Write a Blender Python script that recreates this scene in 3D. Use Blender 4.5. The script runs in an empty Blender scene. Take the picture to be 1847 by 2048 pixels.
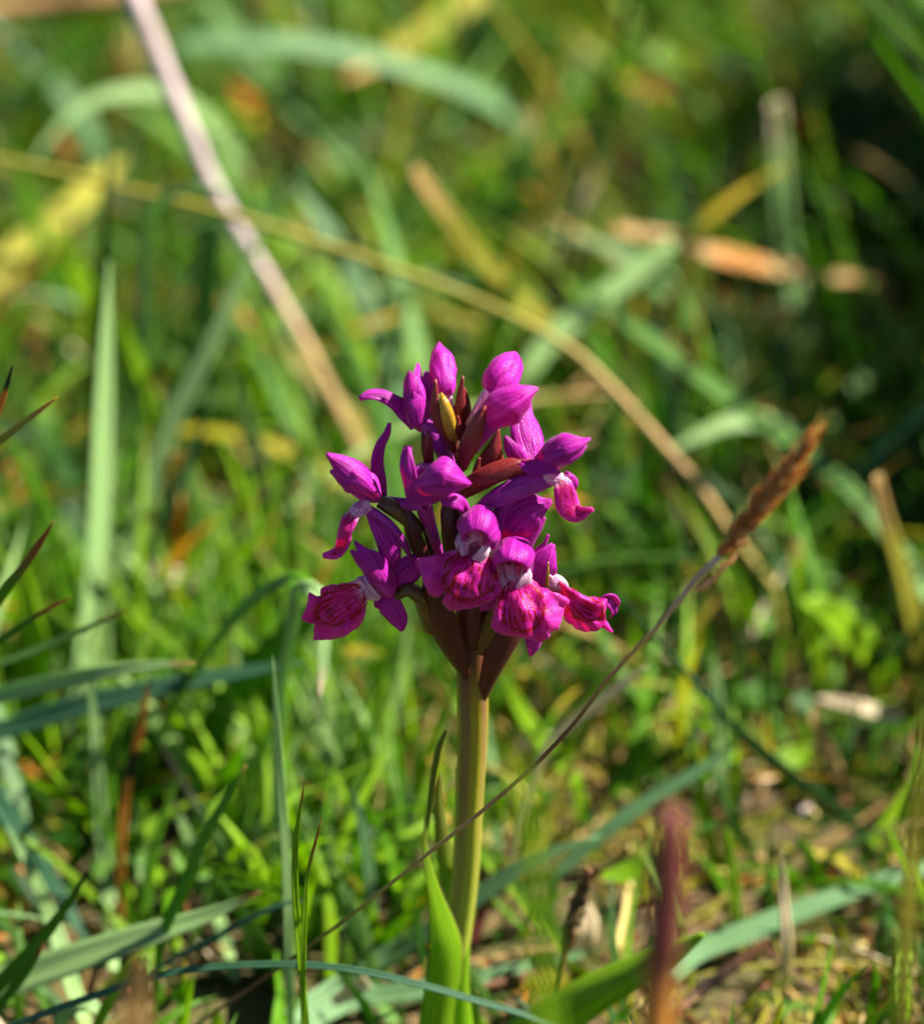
import bpy, math, random
import numpy as np
from mathutils import Vector, noise
from mathutils.geometry import delaunay_2d_cdt

SC = bpy.context.scene
COL = SC.collection
R = math.radians

# ------------------------------------------------------------------ camera
W_PX, H_PX = 1847.0, 2048.0
PITCH, DIST, WID, ZC = R(27), 0.60, 0.135, 0.104      # metres; WID = width of the view at the orchid
CAM = Vector((0, -DIST * math.cos(PITCH), ZC + DIST * math.sin(PITCH)))
FWD = Vector((0, math.cos(PITCH), -math.sin(PITCH)))
UPV = Vector((0, math.sin(PITCH), math.cos(PITCH)))
RGT = Vector((1, 0, 0))
PX = WID / W_PX
cd = bpy.data.cameras.new('camera')
cam = bpy.data.objects.new('camera', cd)
COL.objects.link(cam)
cam.location = CAM
cam.rotation_euler = (R(90) - PITCH, 0, 0)
cd.sensor_fit = 'HORIZONTAL'
cd.sensor_width = 36
cd.lens = 36 * DIST / WID
cd.clip_start, cd.clip_end = 0.01, 200
cd.dof.use_dof = True
cd.dof.focus_distance = 0.596
cd.dof.aperture_fstop = 12.5
SC.camera = cam

# ------------------------------------------------------------------ daylight
SUN_AZ, SUN_EL = R(99), R(46)         # azimuth from the camera's side towards the right
sun_dir = Vector((math.sin(SUN_AZ) * math.cos(SUN_EL), -math.cos(SUN_AZ) * math.cos(SUN_EL), math.sin(SUN_EL)))
w = bpy.data.worlds.new('World')
SC.world = w
w.use_nodes = True
wt = w.node_tree
sky = wt.nodes.new('ShaderNodeTexSky')
sky.sky_type = 'NISHITA'
sky.sun_disc = False
sky.air_density, sky.dust_density = 0.55, 0.3
sky.sun_elevation = SUN_EL
sky.sun_rotation = math.atan2(sun_dir.x, sun_dir.y)
wt.links.new(sky.outputs[0], wt.nodes['Background'].inputs[0])
wt.nodes['Background'].inputs[1].default_value = 0.05
sd = bpy.data.lights.new('sun', 'SUN')
sd.energy, sd.angle, sd.color = 5.0, R(0.53), (1.0, 0.94, 0.80)
sun = bpy.data.objects.new('sun', sd)
COL.objects.link(sun)
sun.rotation_euler = (-sun_dir).to_track_quat('-Z', 'Y').to_euler()
sun.location = sun_dir * 3
SC.view_settings.view_transform = 'Standard'
SC.view_settings.look = 'None'
SC.view_settings.exposure = 2.0
SC.view_settings.gamma = 1
SC.view_settings.use_curve_mapping = False
SC.render.engine = 'CYCLES'
SC.cycles.use_denoising = True
SC.cycles.max_bounces = 8
SC.cycles.diffuse_bounces = 4
SC.cycles.transmission_bounces = 6


# ------------------------------------------------------------------ helpers: space
def ray(px, py):
    return FWD * DIST + RGT * ((px - W_PX / 2) * PX) - UPV * ((py - H_PX / 2) * PX)


def at_y(px, py, y):
    """point seen at a pixel in the upright plane y metres behind the orchid; returns (point, depth factor)"""
    d = ray(px, py)
    t = (y - CAM.y) / d.y
    return CAM + d * t, t


def at_ground(px, py, z=0.0):
    d = ray(px, py)
    t = (z - CAM.z) / d.z
    return CAM + d * t, t


def F(px, py, d):
    """flower space: d millimetres in front of the stem's upright plane"""
    return at_y(px, py, -d / 1000.0)[0]


def catmull(P, n):
    """n+1 samples along a centripetal-ish spline through points (lists of equal length tuples / vectors)"""
    P = [np.array(p, float) for p in P]
    if len(P) == 2:
        return [P[0] + (P[1] - P[0]) * i / n for i in range(n + 1)]
    L = [0.0]
    for a, b in zip(P, P[1:]):
        L.append(L[-1] + max(1e-9, float(np.linalg.norm((b - a)[:3])) ** 0.75))
    T = np.array(L)
    M = []
    for i in range(len(P)):
        if i == 0:
            m = (P[1] - P[0]) / (T[1] - T[0])
        elif i == len(P) - 1:
            m = (P[-1] - P[-2]) / (T[-1] - T[-2])
        else:
            m = ((P[i] - P[i - 1]) / (T[i] - T[i - 1]) * (T[i + 1] - T[i]) + (P[i + 1] - P[i]) / (T[i + 1] - T[i]) * (T[i] - T[i - 1])) / (T[i + 1] - T[i - 1])
        M.append(m)
    out = []
    for k in range(n + 1):
        t = T[-1] * k / n
        i = min(len(P) - 2, int(np.searchsorted(T, t, side='right') - 1))
        h = T[i + 1] - T[i]
        s = (t - T[i]) / h
        out.append((2 * s ** 3 - 3 * s ** 2 + 1) * P[i] + (s ** 3 - 2 * s ** 2 + s) * h * M[i] + (-2 * s ** 3 + 3 * s ** 2) * P[i + 1] + (s ** 3 - s ** 2) * h * M[i + 1])
    return out


# ------------------------------------------------------------------ helpers: objects
def tag(o, label=None, cat=None, group=None, kind=None):
    if label: o['label'] = label
    if cat: o['category'] = cat
    if group: o['group'] = group
    if kind: o['kind'] = kind
    return o


def wpos(o):
    p = Vector((0, 0, 0))
    while o is not None:
        p += o.location
        o = o.parent
    return p


def empty(name, loc, parent=None):
    o = bpy.data.objects.new(name, None)
    COL.objects.link(o)
    o.empty_display_size = 0.005
    if parent:
        o.parent = parent
        o.location = Vector(loc) - wpos(parent)
    else:
        o.location = loc
    return o


def build(name, V, FA, mat, parent=None, uv=None, col=None, origin=None, thick=0.0):
    """one mesh object; V in world space; uv and col per vertex"""
    base = wpos(parent) if parent else Vector((0, 0, 0))
    org = Vector(origin) if origin is not None else base
    V = np.array([tuple(v) for v in V], dtype=float) - np.array(org)
    me = bpy.data.meshes.new(name)
    me.from_pydata(V.tolist(), [], FA)
    if uv is not None:
        lay = me.uv_layers.new(name='UVMap')
        li = np.empty(len(me.loops), dtype=np.int32)
        me.loops.foreach_get('vertex_index', li)
        lay.data.foreach_set('uv', np.array(uv, dtype=np.float32)[li].ravel())
    if col is not None:
        at = me.color_attributes.new('Col', 'FLOAT_COLOR', 'POINT')
        c = np.ones((len(V), 4), dtype=np.float32)
        c[:, :3] = np.array(col, dtype=np.float32)
        at.data.foreach_set('color', c.ravel())
    me.polygons.foreach_set('use_smooth', np.ones(len(me.polygons), dtype=bool))
    me.materials.append(mat)
    o = bpy.data.objects.new(name, me)
    COL.objects.link(o)
    if parent:
        o.parent = parent
    o.location = org - base
    if thick:
        m = o.modifiers.new('thickness', 'SOLIDIFY')
        m.thickness = thick
        m.offset = 0
    return o


# ------------------------------------------------------------------ materials
class NT:
    def __init__(self, name):
        self.m = bpy.data.materials.new(name)
        self.m.use_nodes = True
        self.t = self.m.node_tree
        self.t.nodes.clear()
        self.out = self.n('ShaderNodeOutputMaterial')

    def n(self, typ, **kw):
        x = self.t.nodes.new(typ)
        for k, v in kw.items():
            setattr(x, k, v)
        return x

    def set(self, sock, v):
        if hasattr(v, 'bl_idname') or isinstance(v, bpy.types.NodeSocket):
            self.t.links.new(v, sock)
        elif v is not None:
            sock.default_value = v

    def math(self, op, a, b=None, c=None, clamp=False):
        x = self.n('ShaderNodeMath', operation=op, use_clamp=clamp)
        for i, v in enumerate((a, b, c)):
            if v is not None:
                self.set(x.inputs[i], v)
        return x.outputs[0]

    def mix(self, f, a, b, mode='MIX'):
        x = self.n('ShaderNodeMix', data_type='RGBA', blend_type=mode)
        self.set(x.inputs[0], f)
        self.set(x.inputs[6], a if not isinstance(a, tuple) else (*a, 1))
        self.set(x.inputs[7], b if not isinstance(b, tuple) else (*b, 1))
        return x.outputs[2]

    def noise(self, vec, scale, detail=3.0, rough=0.55, dist=0.0):
        x = self.n('ShaderNodeTexNoise')
        self.set(x.inputs['Vector'], vec)
        x.inputs['Scale'].default_value = scale
        x.inputs['Detail'].default_value = detail
        x.inputs['Roughness'].default_value = rough
        x.inputs['Distortion'].default_value = dist
        return x.outputs[0]

    def ramp(self, f, lo, hi):
        x = self.n('ShaderNodeMapRange', interpolation_type='SMOOTHSTEP')
        self.set(x.inputs[0], f)
        x.inputs[1].default_value, x.inputs[2].default_value = lo, hi
        return x.outputs[0]

    def uv(self):
        return self.n('ShaderNodeUVMap', uv_map='UVMap').outputs[0]

    def xyz(self, v):
        x = self.n('ShaderNodeSeparateXYZ')
        self.set(x.inputs[0], v)
        return x.outputs

    def vec(self, x=0.0, y=0.0, z=0.0):
        c = self.n('ShaderNodeCombineXYZ')
        for i, v in enumerate((x, y, z)):
            self.set(c.inputs[i], v)
        return c.outputs[0]

    def leafy(self, colour, trans, tmix, rough=0.45, spec=0.35, bump=None, bstr=0.2, sheen=0.0):
        """thin living tissue: principled surface mixed with light coming through"""
        p = self.n('ShaderNodeBsdfPrincipled')
        self.set(p.inputs['Base Color'], colour if not isinstance(colour, tuple) else (*colour, 1))
        self.set(p.inputs['Roughness'], rough)
        self.set(p.inputs['Specular IOR Level'], spec)
        if sheen:
            p.inputs['Sheen Weight'].default_value = sheen
        t = self.n('ShaderNodeBsdfTranslucent')
        self.set(t.inputs[0], trans if not isinstance(trans, tuple) else (*trans, 1))
        if bump is not None:
            b = self.n('ShaderNodeBump')
            b.inputs['Strength'].default_value = bstr
            b.inputs['Distance'].default_value = 0.0003
            self.set(b.inputs['Height'], bump)
            self.t.links.new(b.outputs[0], p.inputs['Normal'])
        mx = self.n('ShaderNodeMixShader')
        self.set(mx.inputs[0], tmix)
        self.t.links.new(p.outputs[0], mx.inputs[1])
        self.t.links.new(t.outputs[0], mx.inputs[2])
        self.t.links.new(mx.outputs[0], self.out.inputs[0])
        return self.m


def mat_blade():
    k = NT('grass_leaf')
    at = k.n('ShaderNodeAttribute', attribute_name='Col').outputs[0]
    uv = k.uv()
    u, v, _ = k.xyz(uv)
    obj = k.n('ShaderNodeTexCoord').outputs['Object']
    sv = k.vec(k.math('MULTIPLY', u, 9.0), k.math('MULTIPLY', v, 1.2), k.math('MULTIPLY', k.xyz(obj)[0], 40.0))
    streak = k.noise(sv, 2.2, 3)
    blot = k.noise(obj, 320, 3)
    ribs = k.math('SINE', k.math('MULTIPLY', u, 46.0))
    c = k.mix(k.ramp(streak, 0.35, 0.7), k.mix(1.0, at, (0.78, 0.8, 0.75), 'MULTIPLY'), k.mix(1.0, at, (1.22, 1.18, 1.15), 'MULTIPLY'))
    c = k.mix(k.math('MULTIPLY', k.ramp(blot, 0.56, 0.75), 0.35), c, k.mix(1.0, c, (1.3, 0.95, 0.55), 'MULTIPLY'))
    mid = k.math('SUBTRACT', 1.0, k.ramp(k.math('ABSOLUTE', k.math('SUBTRACT', u, 0.5)), 0.02, 0.06))
    c = k.mix(k.math('MULTIPLY', mid, 0.35), c, k.mix(1.0, c, (1.5, 1.45, 1.2), 'MULTIPLY'))
    tr = k.mix(1.0, c, (1.25, 1.45, 0.35), 'MULTIPLY')
    return k.leafy(c, tr, 0.35, 0.5, 0.24, k.math('ADD', ribs, k.math('MULTIPLY', streak, 2.0)), 0.25)


def mat_stalk():
    k = NT('dry_stalk_skin')
    at = k.n('ShaderNodeAttribute', attribute_name='Col').outputs[0]
    obj = k.n('ShaderNodeTexCoord').outputs['Object']
    u, v, _ = k.xyz(k.uv())
    n1 = k.noise(k.vec(k.math('MULTIPLY', u, 10.0), k.math('MULTIPLY', v, 5.0), 0.0), 3, 4)
    n2 = k.noise(obj, 500, 4)
    c = k.mix(k.ramp(n1, 0.3, 0.7), k.mix(1.0, at, (0.6, 0.55, 0.5), 'MULTIPLY'), k.mix(1.0, at, (1.2, 1.2, 1.2), 'MULTIPLY'))
    c = k.mix(k.math('MULTIPLY', k.ramp(n2, 0.55, 0.7), 0.45), c, k.mix(1.0, c, (0.4, 0.33, 0.28), 'MULTIPLY'))
    return k.leafy(c, c, 0.06, 0.6, 0.3, k.math('ADD', n1, n2), 0.5)


def mat_petal(name, base, dark, trans, tmix=0.42, spec=0.3):
    k = NT(name)
    obj = k.n('ShaderNodeTexCoord').outputs['Object']
    u, v, _ = k.xyz(k.uv())
    vein = k.noise(k.vec(k.math('MULTIPLY', u, 7.0), k.math('MULTIPLY', v, 0.9), 0.3), 2.0, 2.5, 0.5, 0.6)
    blot = k.noise(obj, 330, 4)
    cell = k.noise(obj, 4200, 2)
    fine = k.noise(k.vec(k.math('MULTIPLY', u, 34.0), k.math('MULTIPLY', v, 1.6), 1.7), 1.0, 2)
    c = k.mix(k.ramp(vein, 0.40, 0.62), dark, base)
    c = k.mix(k.math('MULTIPLY', k.ramp(fine, 0.5, 0.62), 0.4), c, dark)
    c = k.mix(k.math('MULTIPLY', k.ramp(blot, 0.4, 0.72), 0.45), c, k.mix(1.0, c, (1.35, 2.6, 1.4), 'MULTIPLY'))
    edge = k.ramp(k.math('ABSOLUTE', k.math('SUBTRACT', u, 0.5)), 0.40, 0.5)
    c = k.mix(k.math('MULTIPLY', edge, 0.35), c, k.mix(1.0, c, (0.75, 0.55, 1.0), 'MULTIPLY'))
    return k.leafy(c, trans, tmix, 0.38, spec, k.math('ADD', k.math('MULTIPLY', vein, 2.0), k.math('MULTIPLY', cell, 0.9)), 0.45, 0.04)


def mat_lip():
    """spotted and looped lip: white at the throat, crimson dashes fanning out from it and a broken loop inside the rim, on magenta"""
    k = NT('orchid_lip_skin')
    obj = k.n('ShaderNodeTexCoord').outputs['Object']
    u, v, _ = k.xyz(k.uv())
    x = k.math('SUBTRACT', u, 0.5)
    n0 = k.noise(obj, 260, 2)
    nd = k.noise(obj, 620, 3)
    ang = k.math('ARCTAN2', x, k.math('ADD', v, 0.16))
    rad = k.math('SQRT', k.math('ADD', k.math('MULTIPLY', k.math('MULTIPLY', x, x), 1.3), k.math('MULTIPLY', v, v)))
    wob = k.math('MULTIPLY', k.math('SUBTRACT', n0, 0.5), 0.16)
    fan = k.noise(k.vec(k.math('MULTIPLY', k.math('ADD', ang, wob), 17.0), k.math('MULTIPLY', rad, 3.6), 2.0), 1.0, 2.2, 0.55, 0.25)
    dash = k.ramp(fan, 0.485, 0.55)
    # one broken loop
    yy = k.math('SUBTRACT', v, 0.46)
    rr = k.math('SQRT', k.math('ADD', k.math('MULTIPLY', k.math('MULTIPLY', x, x), 1.5), k.math('MULTIPLY', k.math('MULTIPLY', yy, yy), 0.8)))
    rr = k.math('ADD', rr, k.math('MULTIPLY', k.math('SUBTRACT', n0, 0.5), 0.12))
    loop = k.math('SUBTRACT', 1.0, k.ramp(k.math('ABSOLUTE', k.math('SUBTRACT', rr, 0.33)), 0.012, 0.035))
    brk = k.noise(k.vec(k.math('MULTIPLY', u, 9.0), k.math('MULTIPLY', v, 7.0), 0.0), 1.6, 3)
    loop = k.math('MULTIPLY', loop, k.ramp(brk, 0.42, 0.52))
    dash = k.math('MULTIPLY', dash, k.math('SUBTRACT', 1.0, k.ramp(rr, 0.33, 0.43)))
    marks = k.math('MULTIPLY', k.math('MAXIMUM', loop, dash), k.ramp(v, 0.03, 0.13))
    pink = k.mix(k.ramp(nd, 0.38, 0.66), (0.38, 0.003, 0.20), (0.60, 0.025, 0.38))
    pink = k.mix(k.math('MULTIPLY', k.ramp(rr, 0.40, 0.55), 0.5), pink, (0.62, 0.05, 0.46))
    pink = k.mix(k.math('SUBTRACT', 1.0, k.ramp(v, 0.02, 0.24)), pink, (0.80, 0.58, 0.76))
    c = k.mix(marks, pink, (0.25, 0.0003, 0.022))
    tr = k.mix(marks, (0.90, 0.025, 0.36), (0.58, 0.0, 0.015))
    cell = k.noise(obj, 3500, 2)
    return k.leafy(c, tr, 0.46, 0.36, 0.25, k.math('ADD', k.math('MULTIPLY', n0, 4.0), cell), 0.5, 0.05)


def mat_bract(name, a, b, trans, tmix=0.25, rough=0.38):
    k = NT(name)
    obj = k.n('ShaderNodeTexCoord').outputs['Object']
    u, v, _ = k.xyz(k.uv())
    s = k.noise(k.vec(k.math('MULTIPLY', u, 8.0), k.math('MULTIPLY', v, 1.0), 0.0), 2, 3)
    n2 = k.noise(obj, 2600, 2)
    n3 = k.noise(obj, 350, 3)
    c = k.mix(k.ramp(s, 0.35, 0.65), a, b)
    c = k.mix(k.math('MULTIPLY', k.ramp(n2, 0.5, 0.7), 0.4), c, k.mix(1.0, c, (1.9, 1.5, 1.6), 'MULTIPLY'))
    c = k.mix(k.math('MULTIPLY', k.ramp(n3, 0.55, 0.75), 0.4), c, k.mix(1.0, c, (0.55, 0.5, 0.5), 'MULTIPLY'))
    return k.leafy(c, trans, tmix, rough, 0.4, k.math('ADD', s, n2), 0.35)


def mat_stem():
    k = NT('orchid_stem_skin')
    obj = k.n('ShaderNodeTexCoord').outputs['Object']
    u, v, _ = k.xyz(k.uv())
    s = k.math('SINE', k.math('ADD', k.math('MULTIPLY', u, 2 * math.pi * 4), k.math('MULTIPLY', k.noise(obj, 120, 2), 1.2)))
    st = k.ramp(s, -0.5, 0.7)
    green = k.mix(k.ramp(v, 0.25, 0.62), (0.27, 0.33, 0.022), (0.29, 0.24, 0.008))
    brown = k.mix(k.ramp(v, 0.2, 0.6), (0.22, 0.26, 0.025), (0.17, 0.10, 0.032))
    c = k.mix(st, brown, green)
    c = k.mix(k.ramp(v, 0.55, 0.68), c, (0.080, 0.016, 0.014))
    n = k.noise(obj, 1800, 3)
    n4 = k.noise(k.vec(k.math('MULTIPLY', u, 30.0), k.math('MULTIPLY', v, 3.0), 0.0), 2.0, 3)
    c = k.mix(k.math('MULTIPLY', k.ramp(n4, 0.4, 0.7), 0.35), c, k.mix(1.0, c, (0.62, 0.6, 0.7), 'MULTIPLY'))
    return k.leafy(c, c, 0.12, 0.42, 0.4, k.math('ADD', n, n4), 0.2)


def mat_ground():
    k = NT('meadow_soil')
    obj = k.n('ShaderNodeTexCoord').outputs['Object']
    a = k.noise(obj, 60, 6, 0.6)
    b = k.noise(obj, 420, 5, 0.65)
    g = k.noise(obj, 9, 4)
    c = k.mix(k.ramp(b, 0.35, 0.68), (0.022, 0.013, 0.004), (0.12, 0.075, 0.02))
    c = k.mix(k.math('MULTIPLY', k.ramp(a, 0.45, 0.6), 0.8), c, (0.055, 0.055, 0.005))
    c = k.mix(k.math('MULTIPLY', k.ramp(g, 0.5, 0.65), 0.5), c, (0.11, 0.07, 0.015))
    p = k.n('ShaderNodeBsdfPrincipled')
    k.set(p.inputs['Base Color'], c)
    p.inputs['Roughness'].default_value = 0.9
    bm = k.n('ShaderNodeBump')
    bm.inputs['Strength'].default_value = 0.8
    bm.inputs['Distance'].default_value = 0.002
    k.set(bm.inputs['Height'], b)
    k.t.links.new(bm.outputs[0], p.inputs['Normal'])
    k.t.links.new(p.outputs[0], k.out.inputs[0])
    return k.m


M_BLADE, M_STALK, M_LIP, M_STEM = mat_blade(), mat_stalk(), mat_lip(), mat_stem()
M_PETAL = mat_petal('orchid_petal_skin', (0.48, 0.020, 0.40), (0.26, 0.003, 0.225), (0.70, 0.003, 0.22), 0.35, 0.22)
M_SPUR = mat_petal('orchid_spur_skin', (0.36, 0.02, 0.32), (0.24, 0.008, 0.20), (0.5, 0.004, 0.2), 0.25)
M_WHITE = mat_petal('orchid_column_skin', (0.70, 0.46, 0.64), (0.50, 0.14, 0.38), (0.7, 0.15, 0.4), 0.3)
M_RED = mat_petal('orchid_throat_skin', (0.42, 0.006, 0.03), (0.3, 0.003, 0.02), (0.5, 0.0, 0.03), 0.3)
M_BRACT = mat_bract('orchid_bract_skin', (0.22, 0.026, 0.022), (0.13, 0.012, 0.016), (0.34, 0.02, 0.015), 0.25)
M_DARKBRACT = mat_bract('orchid_dark_bract_skin', (0.080, 0.012, 0.014), (0.045, 0.009, 0.009), (0.22, 0.02, 0.015), 0.25, 0.40)
M_OLIVE = mat_bract('orchid_ovary_skin', (0.10, 0.055, 0.010), (0.07, 0.032, 0.010), (0.2, 0.1, 0.01), 0.1, 0.16)
M_GOLD = mat_bract('orchid_young_bud_skin', (0.36, 0.23, 0.02), (0.30, 0.17, 0.015), (0.4, 0.3, 0.01), 0.15, 0.16)
M_GROUND = mat_ground()


def mat_floret():
    k = NT('grass_floret_skin')
    at = k.n('ShaderNodeAttribute', attribute_name='Col').outputs[0]
    obj = k.n('ShaderNodeTexCoord').outputs['Object']
    n = k.noise(obj, 900, 3)
    c = k.mix(k.ramp(n, 0.35, 0.65), k.mix(1.0, at, (0.65, 0.55, 0.5), 'MULTIPLY'), at)
    return k.leafy(c, k.mix(1.0, at, (1.3, 1.0, 0.6), 'MULTIPLY'), 0.6, 0.5, 0.3, n, 0.2)


M_FLORET = mat_floret()


# ------------------------------------------------------------------ shape builders
def petal(name, pts, hw, mat=None, parent=None, face=(0, -1, 0.25), face2=None, cup=0.0, ruffle=0.0, seed=0, nu=8, nv=18, thick=0.00022, notch=0.0):
    """curved leaf-like sheet; pts (px, py, d mm) along its middle, hw = half widths in photo pixels"""
    S = catmull([(*F(*p), h * PX) for p, h in zip(pts, hw)], nv)
    V, UV, FA = [], [], []
    f1 = Vector(face).normalized()
    f2 = Vector(face2).normalized() if face2 else f1
    for i in range(nv + 1):
        c = Vector(S[i][:3])
        a, b = S[max(0, i - 1)][:3], S[min(nv, i + 1)][:3]
        T = Vector(b - a).normalized()
        s = i / nv
        f = f1.lerp(f2, s)
        B = T.cross(f)
        B = B.normalized() if B.length > 1e-6 else RGT
        N = B.cross(T).normalized()
        h = max(0.00005, S[i][3])
        for j in range(nu + 1):
            u = -1 + 2 * j / nu
            rf = 0.0
            if ruffle:
                q = Vector((u * 1.7, s * 4.0, seed * 7.3))
                rf = ruffle * 0.001 * noise.noise(q) * (0.35 + 0.65 * abs(u))
            V.append(c + B * (u * h) + N * (cup * h * u * u + rf))
            UV.append((j / nu, s))
    for i in range(nv):
        for j in range(nu):
            a = i * (nu + 1) + j
            FA.append((a, a + 1, a + nu + 2, a + nu + 1))
    return build(name, V, FA, mat or M_PETAL, parent, UV, thick=thick)


def body(name, pts, rad, mat=None, parent=None, ridge=0.06, ridges=3, ph=0.0, squash=1.0, arc=None, ns=26, nv=22, thick=0.0, lump=0.0, seed=0, saw=0.0, seam=0.0, sawn=3, twist=0.0):
    """hollow rounded body along an axis (buds, hoods, ovaries, spurs); arc = (a0, a1) degrees from upward leaves it open below"""
    S = catmull([(*F(*p), r * PX) for p, r in zip(pts, rad)], nv)
    V, UV, FA = [], [], []
    full = arc is None
    a0, a1 = (0, 360) if full else arc
    if saw:
        ns = 60
    m = ns if full else ns + 1
    ax_ = Vector(S[-1][:3] - S[0][:3]).normalized()
    up = Vector((0, 0, 1)) if abs(ax_.z) < 0.93 else Vector((0, 1, 0))
    for i in range(nv + 1):
        c = Vector(S[i][:3])
        T = Vector(S[min(nv, i + 1)][:3] - S[max(0, i - 1)][:3]).normalized()
        B = T.cross(up).normalized()
        U = B.cross(T).normalized()
        r = max(0.00003, S[i][3])
        for j in range(m):
            a = R(a0 + (a1 - a0) * j / ns)
            rr = r * (1 + ridge * math.cos(ridges * a + ph))
            if saw:                                       # overlapping edges of the folded petals
                fr = ((a / (2 * math.pi)) * sawn - seam / 360 * sawn + twist * (i / nv - 0.5)) % 1.0
                rr *= 1 + saw * ((fr ** 3) - 0.25)
            p = c + U * (rr * math.cos(a)) + B * (rr * math.sin(a) * squash)
            if lump:
                p += (p - c).normalized() * lump * 0.001 * noise.noise(p * 420 + Vector((seed, 0, 0)))
            V.append(p)
            UV.append((j / ns, i / nv))
    for i in range(nv):
        for j in range(ns if full else ns):
            b = (j + 1) % m if full else j + 1
            FA.append((i * m + j, i * m + b, (i + 1) * m + b, (i + 1) * m + j))
    return build(name, V, FA, mat or M_PETAL, parent, UV, thick=thick)


def lip(name, outline, throat, tip, d0, d1, parent, bulge=1.5, ruffle=0.9, seed=1, curl=0.0, tilt=0.0, mat=None, grid=5.0, half=None):
    """spread lip cut to an outline traced in px; its depth runs from d0 mm at the throat to d1 mm at the tip, domed and ruffled"""
    th, tp = np.array(throat, float), np.array(tip, float)
    ax = tp - th
    L = float(np.linalg.norm(ax))
    ax /= L
    nx = np.array((-ax[1], ax[0]))
    P = [np.array(p, float) for p in outline]
    ring = []
    for i in range(len(P)):                                    # rounded but lively edge
        p0, p1, p2, p3 = P[i - 1], P[i], P[(i + 1) % len(P)], P[(i + 2) % len(P)]
        n = max(2, int(np.linalg.norm(p2 - p1) / 5))
        for k in range(n):
            t = k / n
            m1, m2 = (p2 - p0) * 0.33, (p3 - p1) * 0.33
            q = (2 * t ** 3 - 3 * t ** 2 + 1) * p1 + (t ** 3 - 2 * t ** 2 + t) * m1 + (-2 * t ** 3 + 3 * t ** 2) * p2 + (t ** 3 - t ** 2) * m2
            q = q + np.array((noise.noise(Vector((q[0] * .09, q[1] * .09, seed))), noise.noise(Vector((q[0] * .09, q[1] * .09, seed + 9)))) ) * 3.2
            ring.append(q)
    ring = np.array(ring)
    pts = [Vector(q) for q in ring]
    n = len(pts)
    lo, hi = ring.min(0), ring.max(0)
    rnd = random.Random(seed)
    y = lo[1]
    while y < hi[1]:
        x = lo[0]
        while x < hi[0]:
            q = np.array((x + rnd.uniform(-1, 1), y + rnd.uniform(-1, 1)))
            d = np.linalg.norm(ring - q, axis=1).min()
            inside = False
            for i in range(n):
                a, b = ring[i], ring[i - 1]
                if (a[1] > q[1]) != (b[1] > q[1]) and q[0] < (b[0] - a[0]) * (q[1] - a[1]) / (b[1] - a[1]) + a[0]:
                    inside = not inside
            if inside and d > 2.5:
                pts.append(Vector(q))
            x += grid
        y += grid
    vs, _, fs, *_ = delaunay_2d_cdt(pts, [], [list(range(n))], 1, 1e-4)
    hw = half or max(abs(float((q - th) @ nx)) for q in ring)
    V, UV = [], []
    for q in vs:
        q = np.array(q)
        v = float((q - th) @ ax) / L
        u = float((q - th) @ nx) / hw
        d = float(np.linalg.norm(ring - q, axis=1).min())
        e = math.exp(-d / 9.0)                                  # 1 on the edge
        dd = d0 + (d1 - d0) * v + bulge * (1 - u * u) * math.sin(math.pi * min(1, max(0, v))) + tilt * u - curl * e
        dd += ruffle * noise.noise(Vector((q[0] * 0.035, q[1] * 0.035, seed * 3.1))) * (0.5 + e)
        dd += 0.35 * math.sin(u * 11 + seed) * (1 - e * 0.5) * min(1, max(0, v) * 2)
        V.append(F(q[0], q[1], dd))
        UV.append((0.5 + 0.5 * u, v))
    FA = [tuple(f) for f in fs]
    # make faces look at the camera
    out = []
    for f in FA:
        a, b, c = V[f[0]], V[f[1]], V[f[2]]
        out.append(f if (b - a).cross(c - a).dot(FWD) < 0 else f[::-1])
    return build(name, V, out, mat or M_LIP, parent, UV, thick=0.0003)


ALLCOL = dict(
    green=(.070, .19, .004), lime=(.16, .30, .006), glauc=(.10, .22, .045), pale=(.24, .38, .15), olive=(.26, .24, .03), straw=(.46, .36, .12),
    tan=(.44, .28, .11), orange=(.46, .19, .03), dark=(.02, .07, .006), brown=(.14, .055, .018), mauve=(.42, .33, .345), teal=(.045, .13, .07),
    yellow=(.38, .36, .05), rust=(.24, .06, .02), black=(.02, .015, .012), cream=(.62, .50, .38), red=(.13, .028, .025), moss=(.22, .22, .012), blue=(.105, .215, .09))



def cmix(a, b, t):
    return tuple(x + (y - x) * t for x, y in zip(a, b))


def path3(pts, yr, dy):
    """photo pixels -> points in the meadow: yr = depth (cm) of the first point or 'g' = it stands on the ground there; dy = cm gained to the last point"""
    P = [np.array(p, float) for p in pts]
    L = [0.0]
    for a, b in zip(P, P[1:]):
        L.append(L[-1] + float(np.linalg.norm(b - a)))
    y0 = (at_ground(*pts[0], 0.0)[0].y - (0.028 if pts[0][1] < 1250 else 0.012 if pts[0][1] < 1600 else 0.0)) if yr == 'g' else yr / 100.0
    out = []
    for p, l in zip(pts, L):
        s = l / L[-1]
        q, t = at_y(p[0], p[1], y0 + (dy / 100.0) * s)
        if q.z < 0.0012:
            q, t = at_ground(p[0], p[1], 0.0012)
        out.append((q, t))
    return out


NEAR = {}


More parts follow.
